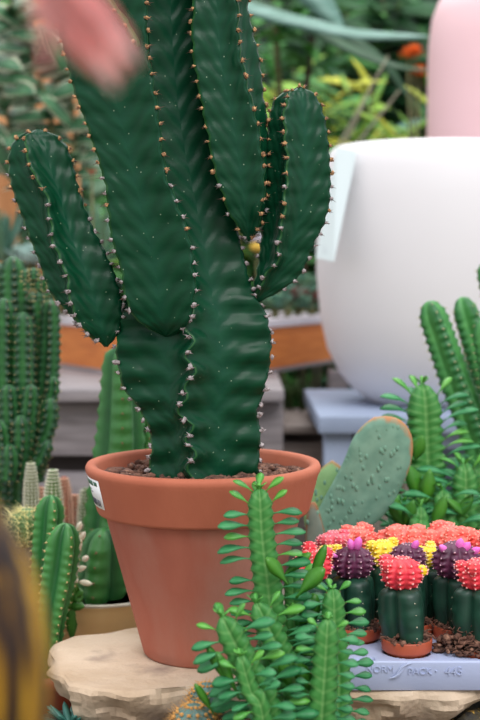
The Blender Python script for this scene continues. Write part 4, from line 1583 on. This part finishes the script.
# seen corner towards the camera, two long sides running back
zt_ = P(188, 334, 3.3).z
zb_ = P(188, 382, 3.3).z
c0 = Vector((P(188, 300, 3.3).x, 3.3, 0))
cR = Vector((P(333, 300, 4.16).x, 4.16, 0))
cL = Vector((P(40, 300, 4.10).x, 4.10, 0))
cB = Vector(((cR.x + cL.x) / 2, 4.75, 0))
box = thing('planter_box', (c0.x, 3.9, zb_), 'orange wooden planter box with a pale rim behind the big cactus', 'planter')
mb = MB()
def poly_ring(s, z):
    c = (c0 + cR + cL + cB) / 4
    return [Vector((c.x + (p.x - c.x) * s, c.y + (p.y - c.y) * s, z)) for p in (c0, cR, cB, cL)]
mb.loft([poly_ring(1, zb_), poly_ring(1, zt_), poly_ring(.94, zt_), poly_ring(.93, zt_ - .05)], cap0=True)
mb.build('box_side', m_wood, box, smooth=False)
mb = MB()
mb.loft([poly_ring(1.012, zt_ - .003), poly_ring(1.014, zt_ + .0005), poly_ring(1.014, zt_ + .020), poly_ring(1.01, zt_ + .022), poly_ring(.93, zt_ + .022), poly_ring(.925, zt_ + .018), poly_ring(.925, zt_ - .003)], cap0=False, cap1=False)
mb.build('box_rim', M('rim_paint', srgb(216, 212, 218), srgb(202, 198, 206), 10, .6), box, smooth=False)
mb = MB()
mb.loft([poly_ring(1.003, zb_ - .012), poly_ring(1.004, zb_ - .004), poly_ring(1.003, zb_)])
mb.build('base_strip', m_grey_wood, box, smooth=False)
mb = MB()
mb.loft([poly_ring(.93, zt_ - .03), poly_ring(.2, zt_ - .015)], cap0=False)
mb.build('potting_soil', m_soil, box, smooth=False)

bench = thing('plank_bench', (-.25, 4.0, 0), 'weathered grey plank bench carrying the orange planter box', 'bench')
ztop = zb_ - .012
BY = 3.22
for i, (z0, z1, y) in enumerate([(ztop - .032, ztop, BY), (ztop - .175, ztop - .040, BY + .06), (ztop - .36, ztop - .215, BY + .02), (ztop - .52, ztop - .38, BY + .03)]):
    mb = MB()
    d = 1.3 if i == 0 else .05
    z0 = max(z0, 0)
    mb.box((-.50, y + d / 2, (z0 + z1) / 2), (1.22, d, z1 - z0), .004)
    mb.build('plank', m_grey_wood, bench)
mb = MB()
for x in (-1.05, .06):
    mb.box((x, BY + .35, (ztop - .034) / 2), (.07, .07, ztop - .034), .003)
mb.box((-.5, BY + .13, .2), (1.15, .03, .4), .003)
mb.build('frame', M('dark_wood', srgb(70, 58, 56), srgb(52, 44, 42), 10, .7), bench)
for i_, (x_, y_) in enumerate(((.30, 4.2), (-.2, 4.66))):
    pass
bench2 = thing('wooden_step', (.3, 3.7, 0), 'low weathered wooden step between the big cactus and the grey stand', 'step')
z2 = P(300, 422, 3.5).z
for (z0, z1, y0_, y1_) in [(z2 - .022, z2, 3.42, 3.86), (z2 - .16, z2 - .05, 3.46, 3.50), (0, z2 - .175, 3.44, 3.48)]:
    mb = MB()
    mb.box((.16, (y0_ + y1_) / 2, (z0 + z1) / 2), (.17, y1_ - y0_, z1 - z0), .004)
    mb.build('plank', M('brown_grey_wood', srgb(138, 126, 120), srgb(116, 104, 100), 6, .7, .15, 40, stretch=(1.2, 1.2, 14)), bench2)
mb = MB()
mb.box((.16, 3.66, (z2 - .022) / 2), (.14, .3, z2 - .022), .003)
mb.build('frame', M('dark_wood', srgb(70, 58, 56)), bench2)
# post behind
mb = MB()
mb.box((P(338, 380, 3.95).x, 3.95, zb_ / 2 - .01), (.06, .06, zb_ - .02), .003)
tag(mb.build('wooden_post', m_grey_wood), 'grey wooden post under the corner of the orange planter box', 'post')

# ------------------------------------------------------------------ background planting
def G(name, a, b=None, rough=.45, trans=.4, sc=6):
    return M(name, srgb(*a), srgb(*(b or a)), sc, rough, trans=trans)
g_dark = G('leaf_dark', (56, 112, 62), (36, 82, 50))
g_mid = G('leaf_mid', (98, 166, 82), (66, 132, 66))
g_lime = G('leaf_lime', (170, 206, 84), (124, 180, 72))
g_yel = G('leaf_yellow', (222, 220, 84), (190, 206, 80))
g_teal = G('leaf_teal', (112, 158, 138), (78, 128, 110))
g_pale = G('leaf_pale', (196, 222, 216), (160, 198, 192))
g_stem = M('plant_stem', srgb(104, 104, 60), srgb(82, 80, 48), 20, .7)
g_twig = M('grey_twig', srgb(150, 150, 126), srgb(120, 118, 98), 20, .7)
m_var = uv_edge_mat('variegated_leaf', srgb(84, 134, 92), srgb(58, 106, 74), srgb(226, 230, 200), .82, .98, .4, 20, trans=.15)


def shrub(name, lab, px, top, Y, base_z, spread_px, nst, nlv, L, W, mats, seed, group=None, droop=.5, prof=None, up=.5, cat='plant', stem_mat=None, sr=.006, low=.15):
    rnd = random.Random(seed)
    c = P(px, top, Y)
    base = Vector((c.x, Y, base_z))
    rt = thing(name, base, lab, cat, group)
    ms, ml = MB(), MB()
    Hh = c.z - base_z
    for s in range(nst):
        a = 2 * PI * s / nst + rnd.uniform(-.3, .3)
        rr = S(spread_px, Y) * math.sqrt(rnd.uniform(.1, 1))
        tipp = base + Vector((rr * math.cos(a), rr * math.sin(a) * .8, Hh * rnd.uniform(.6, 1)))
        midp = base + Vector((rr * .35 * math.cos(a), rr * .3 * math.sin(a), Hh * .5))
        b0 = base + Vector((rnd.uniform(-.03, .03), rnd.uniform(-.03, .03), 0))
        dense, cum = cr([b0, midp, tipp], 0)
        pts = [at_len(dense, cum, cum[-1] * i / 10) for i in range(11)]
        ms.tube(pts, [sr * (1 - .07 * i) for i in range(11)], 6)
        for k in range(nlv):
            t = low + (1 - low) * (k + rnd.random()) / nlv
            p = at_len(dense, cum, cum[-1] * t)
            an = rnd.uniform(0, 2 * PI)
            d = Vector((math.cos(an), math.sin(an) * .6, up * rnd.uniform(-.6, 1.8)))
            ml.cur = rnd.randrange(len(mats))
            ml.leaf(p, d, Vector((rnd.uniform(-.4, .4), -rnd.uniform(.2, 1.2), .7)), L * rnd.uniform(.7, 1.15), W * rnd.uniform(.8, 1.15), droop * rnd.uniform(.4, 1.4), W * .03, 6, prof, .12)
    ms.build('stems', stem_mat or g_stem, rt)
    ml.build('leaves', mats, rt)
    return rt


def rosette(name, lab, px, py, Y, n, L, W, mats, seed, foot, group=None, el=(.1, 1.3), th=.004, droop=.1, cat='succulent', prof=None):
    rnd = random.Random(seed)
    c = P(px, py, Y)
    rt = thing(name, (c.x, Y, foot), lab, cat, group)
    m = MB()
    m.tube([Vector((c.x, Y, foot)), Vector((c.x, Y, c.z))], [.014, .010], 8)
    m.build('stalk', g_stem, rt)
    m = MB()
    for k in range(n):
        f = k / max(n - 1, 1)
        a = k * 2.39996 + rnd.uniform(-.15, .15)
        e_ = el[0] + (el[1] - el[0]) * f
        d = Vector((math.cos(a) * math.cos(e_), math.sin(a) * math.cos(e_), math.sin(e_)))
        m.cur = rnd.randrange(len(mats))
        m.leaf(c, d, (0, 0, 1), L * (1 - .45 * f) * rnd.uniform(.9, 1.1), W * (1 - .3 * f), -droop, th, 7, prof or (lambda t: (.45 + .9 * t) * (1 - t ** 4) ** .5 if t < .99 else .05), .2)
    m.build('leaves', mats, rt)
    return rt


lance = lambda t: (1 - t) ** .7 * (.55 + t * 1.1)
SOILZ = zt_ - .012
grpb = 'shrubs filling the back of the nursery'
# left variegated shrub standing in the planter box
lt = thing('variegated_shrub', (P(58, 300, 3.98).x, 4.0, SOILZ - .01), 'shrub with white-edged grey-green leaves at the upper left corner', 'plant')
ms, ml = MB(), MB()
rnd = random.Random(81)
YV = 3.95
for pts in ([(62, 315), (56, 200), (50, 118), (34, 60), (12, 5), (4, -30)], [(66, 315), (72, 220), (74, 130), (66, 60), (52, -20)], [(56, 315), (30, 220), (14, 150), (2, 90), (-14, 30)]):
    pp = [P(a, b, YV) for a, b in pts]
    dense, cum = cr(pp, 0)
    ms.tube([at_len(dense, cum, cum[-1] * i / 16) for i in range(17)], [.0085 - .0003 * i for i in range(17)], 8)
    for k in range(30):
        t = .42 + .58 * (k + rnd.random()) / 30
        p = at_len(dense, cum, cum[-1] * t)
        a = k * 2.4 + rnd.uniform(-.4, .4)
        d = Vector((math.cos(a), math.sin(a) * .7, rnd.uniform(-.1, .8)))
        ml.leaf(p, d, Vector((rnd.uniform(-.4, .4), -1, .7)), rnd.uniform(.13, .18), rnd.uniform(.055, .075), .5, .001, 7, lambda t: math.sin(PI * (.03 + .94 * t)) ** .8, .15)
ms.build('stems', g_stem, lt)
ml.build('leaves', m_var, lt)
# orange panel behind it
mb = MB()
for x0_, x1_, t_ in ((-34, -10, 92), (-9, 17, 98), (35, 49, -20), (54, 66, 84), (67, 79, 88)):
    a_, b_ = P(x0_, t_, 4.35), P(x1_, t_, 4.35)
    mb.box(((a_.x + b_.x) / 2, 4.35, a_.z / 2), (b_.x - a_.x, .03, a_.z), .004)
a_, b_ = P(-34, 250, 4.37), P(79, 250, 4.37)
mb.box(((a_.x + b_.x) / 2, 4.37, a_.z), (b_.x - a_.x, .03, .06), .004)
tag(mb.build('wooden_screen', M('warm_panel', srgb(220, 158, 104), srgb(200, 134, 84), 5, .6, .1, 40, stretch=(8, 1, 1))), 'warm orange wooden slat screen behind the variegated shrub', 'screen')

# grey-green lance rosettes around
rosette('agave', 'blue-grey agave with narrow leaves left of the tall cactus', 4, 262, 3.9, 26, .26, .032, [g_teal, G('leaf_sage', (134, 172, 140), (96, 140, 110))], 90, SOILZ - .012, 'agaves in the planter box', (.3, 1.45), .004, .1, 'agave', lance)
rosette('agave', 'blue-grey agave showing between the left branches of the big cactus', 98, 265, 3.8, 26, .29, .032, [g_teal, G('leaf_sage', (134, 172, 140), (96, 140, 110))], 91, SOILZ - .012, 'agaves in the planter box', (.4, 1.5), .004, .1, 'agave', lance)
rosette('echeveria', 'pale whitish-blue rosette above the clump of ribbed columns', 30, 262, 3.86, 34, .085, .045, [g_pale], 92, SOILZ - .012, None, (.1, 1.4), .006, .5)
# red flower
fl = thing('red_flower', (P(92, 300, 3.6).x, 3.6, SOILZ - .02), 'small red flower between the left branches of the big cactus', 'flower')
m = MB()
q = P(92, 174, 3.6)
m.tube([Vector((q.x, 3.6, SOILZ - .02)), q], .003, 6)
m.build('stalk', g_stem, fl)
m = MB()
for k in range(10):
    a = 2 * PI * k / 10
    m.leaf(q, Vector((math.cos(a), math.sin(a), .8)), (0, 0, 1), .022, .010, .3, .001, 5)
m.build('petals', M('red_petal', srgb(206, 70, 34), srgb(180, 50, 30), 30, .5), fl)

fl = thing('white_flower', (P(257, 300, 4.0).x, 4.0, SOILZ - .02), 'white and yellow flower showing through the gap under the right cactus branch', 'flower')
m = MB()
q = P(257, 243, 4.0)
m.tube([Vector((q.x, 4.0, SOILZ - .02)), q], .004, 6)
m.build('stalk', g_stem, fl)
m = MB()
for k in range(14):
    a = k * 2.4
    m.leaf(q, Vector((math.cos(a), math.sin(a), .3 + .06 * k)), (0, 0, 1), .05, .022, .3, .001, 5)
m.build('petals', M('white_petal', srgb(244, 240, 246), srgb(232, 226, 240), 30, .5, trans=.4), fl)
m = MB()
m.ball(q + Vector((0, -.012, -.012)), .022, 12, 8, .7)
tag(m.build('flower_centre', M('yellow_centre', srgb(226, 190, 80), srgb(200, 160, 60), 60, .7), fl), 'yellow flower centre')

# succulents in the right end of the planter box
m_rr = G('leaf_russet', (150, 92, 84), (118, 66, 62))
rnd = random.Random(95)
sl_lab = ['russet rosette nearest the white planter in the box', 'grey-green rosette at the back right corner of the box', 'russet and grey rosette under the right cactus branch', 'grey rosette tight behind the trunk of the big cactus', 'small grey-green rosette on the rim of the box']
for i, (px, py, Y) in enumerate([(312, 300, 4.12), (303, 287, 4.3), (288, 300, 3.98), (275, 308, 3.86), (298, 308, 4.05)]):
    rosette('sedum', sl_lab[i], px, py, Y, 24, .075, .028, [m_rr, g_teal] if i in (0, 2) else [g_teal, G('leaf_sage', (134, 172, 140))], 200 + i, SOILZ - .015, 'rosettes at the right of the box', (.05, 1.3), .005, .3)

# hanging greens under the box
rnd = random.Random(97)
hg = thing('trailing_plant', (P(290, 375, 4.02).x, 4.02, z2), 'thin green trailing plant under the orange planter box', 'plant')
m = MB()
for k in range(22):
    x = P(272 + rnd.uniform(0, 34), 400, 3.82).x
    y = rnd.uniform(3.75, 3.84)
    b = Vector((x, y, z2 + .001))
    m.tube([b, b + Vector((rnd.uniform(-.01, .01), 0, .05)), b + Vector((rnd.uniform(-.03, .03), 0, rnd.uniform(.07, .12)))], [.003, .003, .001], 5)
    m.leaf(b + Vector((0, 0, rnd.uniform(.01, .07))), Vector((rnd.uniform(-1, 1), -.5, .5)), (0, 0, 1), .03, .012, .5)
m.build('stems', G('leaf_moss', (86, 112, 56), (60, 88, 44)), hg)

# agave with long strap leaves above
sa = thing('strap_agave', (P(236, 10, 4.3).x, 4.3, SOILZ - .02), 'big agave with long blue-green strap leaves reaching right above the planter', 'agave')
m = MB()
q = P(232, 6, 4.3)
m.tube([Vector((q.x, 4.3, SOILZ - .02)), q + Vector((0, 0, -.03))], [.03, .025], 10)
m.build('stalk', g_stem, sa)
m_strap = M('strap_leaf', srgb(120, 158, 148), srgb(88, 130, 116), 12, .4, trans=.1, stretch=(1, 1, 6))
for k, (pts, w0, Yq, upv) in enumerate([([(236, 6), (268, 16), (310, 26), (360, 36), (434, 37)], .05, 4.2, (0, -1, .5)), ([(240, 0), (290, 20), (340, 46), (390, 66), (440, 72)], .05, 4.4, (0, -1, .7)), ([(272, -46), (290, -30), (312, -4), (328, 14), (344, 30)], .12, 4.35, (0, -1, .4)),
                                      ([(300, 20), (340, 34), (380, 62), (404, 92), (420, 112)], .05, 4.55, (0, -.8, .6)), ([(232, 6), (190, 0), (150, 14), (120, 44)], .05, 4.4, (0, -.5, 1))]):
    pp = [P(a, b, Yq) for a, b in pts]
    dense, cum = cr(pp, 0)
    rr, uv = [], []
    for i in range(17):
        t = i / 16
        p = at_len(dense, cum, cum[-1] * t)
        tn = (at_len(dense, cum, cum[-1] * t + .01) - at_len(dense, cum, cum[-1] * t - .01)).normalized()
        u = Vector(upv)
        u = (u - tn * u.dot(tn)).normalized()
        sd = tn.cross(u)
        w2 = w0 * .52 * max(.02, (1 - t ** 3) ** .8)
        rr.append([p + sd * w2 + u * w2 * .35, p + u * .004, p - sd * w2 + u * w2 * .35, p - u * .006])
        uv.append([(1, t), (0, t), (1, t), (0, t)])
    m = MB()
    m.loft(rr, uvs=uv)
    m.build('leaf', m_strap if k in (0, 2) else G('strap_dark', (72, 112, 82), (56, 92, 66)), sa)

# croton
shrub('croton', 'yellow-leaved shrub right of the big cactus, against the pink vase', 398, 68, 4.7, .0, 52, 18, 30, .15, .032, [g_yel, g_lime, g_lime], 300, None, .3, lance, .9, low=.35)
# orange flowers
ofl = thing('marigold', (P(414, 120, 4.45).x, 4.45, 0), 'orange marigold flowers touching the left side of the pink vase', 'flower')
for k, (px, py, n_) in enumerate([(414, 55, 26), (420, 76, 16), (408, 58, 14)]):
    q = P(px, py, 4.45)
    m = MB()
    m.tube([Vector((ofl.location.x + .01 * k, 4.45, 0)), Vector((ofl.location.x, 4.45, q.z * .5)), q], .004, 6)
    stk = m.build('stalk', g_stem, ofl)
    m = MB()
    for j in range(n_):
        a = j * 2.4
        e_ = .2 + 1.2 * j / n_
        m.leaf(q, Vector((math.cos(a) * math.cos(e_), math.sin(a) * math.cos(e_), math.sin(e_))), (0, 0, 1), .042, .026, .3, .001, 5)
    m.build('flower_head', M('orange_petal', srgb(246, 146, 60), srgb(236, 116, 44), 30, .5, trans=.3), ofl)
# twigs
tw = thing('dry_twigs', (P(372, 130, 4.35).x, 4.35, 0), 'thin grey dry twigs leaning between the cactus and the yellow shrub', 'twigs')
m = MB()
for px0, px1, py1 in [(336, 388, 56), (342, 372, 84), (352, 400, 90)]:
    a, b = P(px0, 150, 4.35), P(px1, py1, 4.3)
    g0 = Vector((a.x - .12, 4.35, 0))
    m.tube([g0, a, a.lerp(b, .5) + Vector((.005, 0, .005)), b], [.007, .006, .005, .003], 6)
m.build('stems', g_twig, tw)
# tall thin stems
for i, (px0, px1, mt, lb) in enumerate([(281, 272, g_stem, 'slim olive plant stem right of the big cactus top'), (304, 318, M('dark_stem', srgb(66, 52, 34), srgb(52, 42, 28), 20, .7), 'slim dark brown plant stem left of the yellow shrub')]):
    m = MB()
    a, b = P(px0, 110, 4.6), P(px1, -20, 4.6)
    m.tube([Vector((a.x, 4.6, 0)), a, a.lerp(b, .5), b], [.014, .012, .011, .009], 8)
    rt = thing('young_tree', (a.x, 4.6, 0), lb, 'tree')
    m.build('trunk', mt, rt)
    m = MB()
    rnd = random.Random(330 + i)
    for k in range(34):
        p = a.lerp(b, rnd.uniform(.3, 1.25))
        an = rnd.uniform(0, 2 * PI)
        m.leaf(p, Vector((math.cos(an), math.sin(an), rnd.uniform(-.4, .6))), (0, 0, 1), .15, .045, .7, .001, 6)
    m.build('leaves', [g_mid], rt)

# layers of shrubs behind
sh = [
    (282, 80, 5.2, 60, [g_mid, g_lime], .15, .05, 'bright mid-green shrub right beside the middle branch of the cactus', 16, 26),
    (330, 60, 5.3, 60, [g_mid, g_lime, g_yel], .15, .045, 'lime and yellow leaved shrub above the right cactus branch', 16, 28),
    (360, 95, 5.0, 45, [g_mid, g_teal], .14, .04, 'green and teal leaved shrub above the rim of the white planter', 14, 26),
    (300, -30, 6.0, 80, [g_mid, g_dark], .2, .07, 'tall green shrub behind the strap-leaved agave', 16, 30),
    (365, -40, 6.3, 80, [g_dark, g_mid], .26, .12, 'broad-leaved dark shrub at the top between cactus and vase', 18, 30),
    (420, -30, 6.2, 70, [g_dark], .26, .13, 'dark broad-leaved shrub behind the pink vase', 16, 30),
    (240, 10, 6.4, 80, [g_dark, g_mid], .2, .07, 'dark shrub directly behind the top of the big cactus', 14, 30),
    (110, 60, 5.6, 70, [g_mid, g_teal], .18, .05, 'green shrub behind the pink blossom', 14, 30),
    (40, 60, 6.2, 90, [g_dark, g_mid], .2, .06, 'dark green shrub behind the warm wooden panel', 16, 30),
    (60, 215, 4.75, 60, [g_mid, g_lime], .13, .035, 'low green shrub behind the agaves at left', 14, 24),
    (46, -30, 4.55, 44, [g_teal, g_mid, G('leaf_sage', (134, 172, 140))], .13, .05, 'sage green shrub right behind the white-edged leaves', 16, 30),
    (20, 195, 4.8, 60, [g_teal, g_mid], .15, .03, 'low teal shrub at the far left edge', 14, 24),
    (160, 180, 5.1, 60, [g_mid, g_dark], .15, .05, 'low green shrub hidden mostly by the cactus branches', 12, 24),
    (300, 215, 5.0, 45, [g_mid, g_dark], .13, .04, 'low dark shrub behind the white tag', 12, 24),
]
for i, (px, top, Y, spr, mats, L, W, lab, ns, nl) in enumerate(sh):
    shrub('shrub', lab, px, top, Y, 0, spr, ns, nl, L * 1.35, W * 1.4, mats, 400 + i, grpb, .6, None, .35, low=.25)

# ------------------------------------------------------------------ near foreground: glazed vase and pink blossom, both out of focus
mb = MB()
mb.box((-.12, .62, .40), (.70, .56, .03), .004)
fb = thing('front_bench', (-.12, .62, 0), 'narrow wooden bench right at the front carrying the dark glazed vase', 'bench')
mb.build('bench_top', m_grey_wood, fb)
for x in (-.42, .18):
    for y in (.4, .84):
        mb = MB()
        mb.box((x, y, .1925), (.05, .05, .385), .003)
        mb.build('leg', m_grey_wood, fb)
YG = .62
gc = Vector((P(-62, 600, YG).x, YG, .415))
mg = bpy.data.materials.new('streaked_glaze')
mg.use_nodes = True
N, L = mg.node_tree.nodes, mg.node_tree.links
b = N['Principled BSDF']
tc = N.new('ShaderNodeTexCoord')
mp = N.new('ShaderNodeMapping')
mp.inputs['Scale'].default_value = (1, 1, .10)
L.new(tc.outputs['Object'], mp.inputs['Vector'])
no = N.new('ShaderNodeTexNoise')
no.inputs['Scale'].default_value = 95
no.inputs['Detail'].default_value = 3
L.new(mp.outputs['Vector'], no.inputs['Vector'])
rp = N.new('ShaderNodeValToRGB')
el = rp.color_ramp.elements
el[0].position = .36
el[0].color = srgb(16, 12, 14)
el[1].position = .66
el[1].color = srgb(196, 150, 36)
for pos, c in ((.44, srgb(40, 26, 26)), (.51, srgb(96, 66, 20)), (.58, srgb(150, 108, 18))):
    q_ = el.new(pos)
    q_.color = c
L.new(no.outputs['Fac'], rp.inputs['Fac'])
L.new(rp.outputs['Color'], b.inputs['Base Color'])
b.inputs['Roughness'].default_value = .34
b.inputs['Specular IOR Level'].default_value = .28
MATS['streaked_glaze'] = mg
mb = MB()
zz = lambda py: P(0, py, YG).z - gc.z
rx = lambda px: S(px + 62, YG)
mb.lathe([(0, 0), (rx(34), 0), (rx(40), .01), (rx(50), zz(720)), (rx(51), zz(680)), (rx(49), zz(640)), (rx(43), zz(600)), (rx(33), zz(565)), (rx(18), zz(535)), (rx(0), zz(508)), (rx(-22), zz(480)), (rx(-34), zz(455)), (rx(-38), zz(425)), (rx(-34), zz(405)), (rx(-30), zz(400)), (rx(-36), zz(402)), (rx(-42), zz(425)), (rx(-44), zz(470)), (0, zz(500))], gc, 64)
tag(mb.build('glazed_vase', mg), 'blurred dark vase with golden brown streaked glaze at the lower left front', 'vase')

YK = .54
bl = thing('pink_blossom', (P(-120, 300, YK).x, YK + .06, .415), 'blurred pink blossom hanging into the upper left corner', 'flower')
m = MB()
m.lathe([(0, 0), (.03, 0), (.038, .06), (.042, .06), (.043, .075), (.039, .076), (0, .07)], bl.location, 32)
m.build('plant_pot', m_smallpot, bl)
m = MB()
fbp = P(52, -34, YK)
stpts = [bl.location + Vector((0, 0, .07)), P(-125, 250, YK + .03), P(-95, 0, YK + .02), P(-30, -90, YK), P(30, -70, YK), fbp]
dense, cum = cr(stpts, 0)
m.tube([at_len(dense, cum, cum[-1] * i / 24) for i in range(25)], .003, 8)
m.build('stalk', g_stem, bl)
m_pet = M('pink_petal', srgb(255, 200, 194), srgb(255, 182, 178), 30, .5, trans=.6)
m_pet2 = M('pale_petal', srgb(252, 216, 212), srgb(250, 198, 196), 30, .5, trans=.6)
rnd = random.Random(500)
for k, (x1, y1, wd, dz, mt) in enumerate([(140, 62, 20, -.004, m_pet2), (118, 88, 18, -.002, m_pet2), (128, 76, 16, .004, m_pet), (132, 40, 22, 0, m_pet), (100, 74, 18, .003, m_pet), (118, 18, 22, .004, m_pet), (84, 52, 20, .002, m_pet), (62, 34, 18, .004, m_pet), (38, 38, 12, .006, m_pet2), (44, 78, 9, .012, m_pet2), (110, 50, 22, -.003, m_pet), (95, 30, 24, -.004, m_pet), (30, 14, 14, .006, m_pet), (70, 50, 24, .001, m_pet2), (50, 24, 22, .002, m_pet2), (120, 30, 26, -.002, m_pet), (88, 66, 22, -.001, m_pet)]):
    m = MB()
    e_ = P(x1, y1, YK + dz)
    m.leaf(fbp, e_ - fbp, Vector((.3, -1, .5)), (e_ - fbp).length, S(wd, YK), .15, .0006, 8, lambda t: .35 + .65 * math.sin(PI * (.1 + .8 * t)) if t < .97 else .3, .15)
    m.build('petal', mt, bl)

bpy.context.view_layer.update()
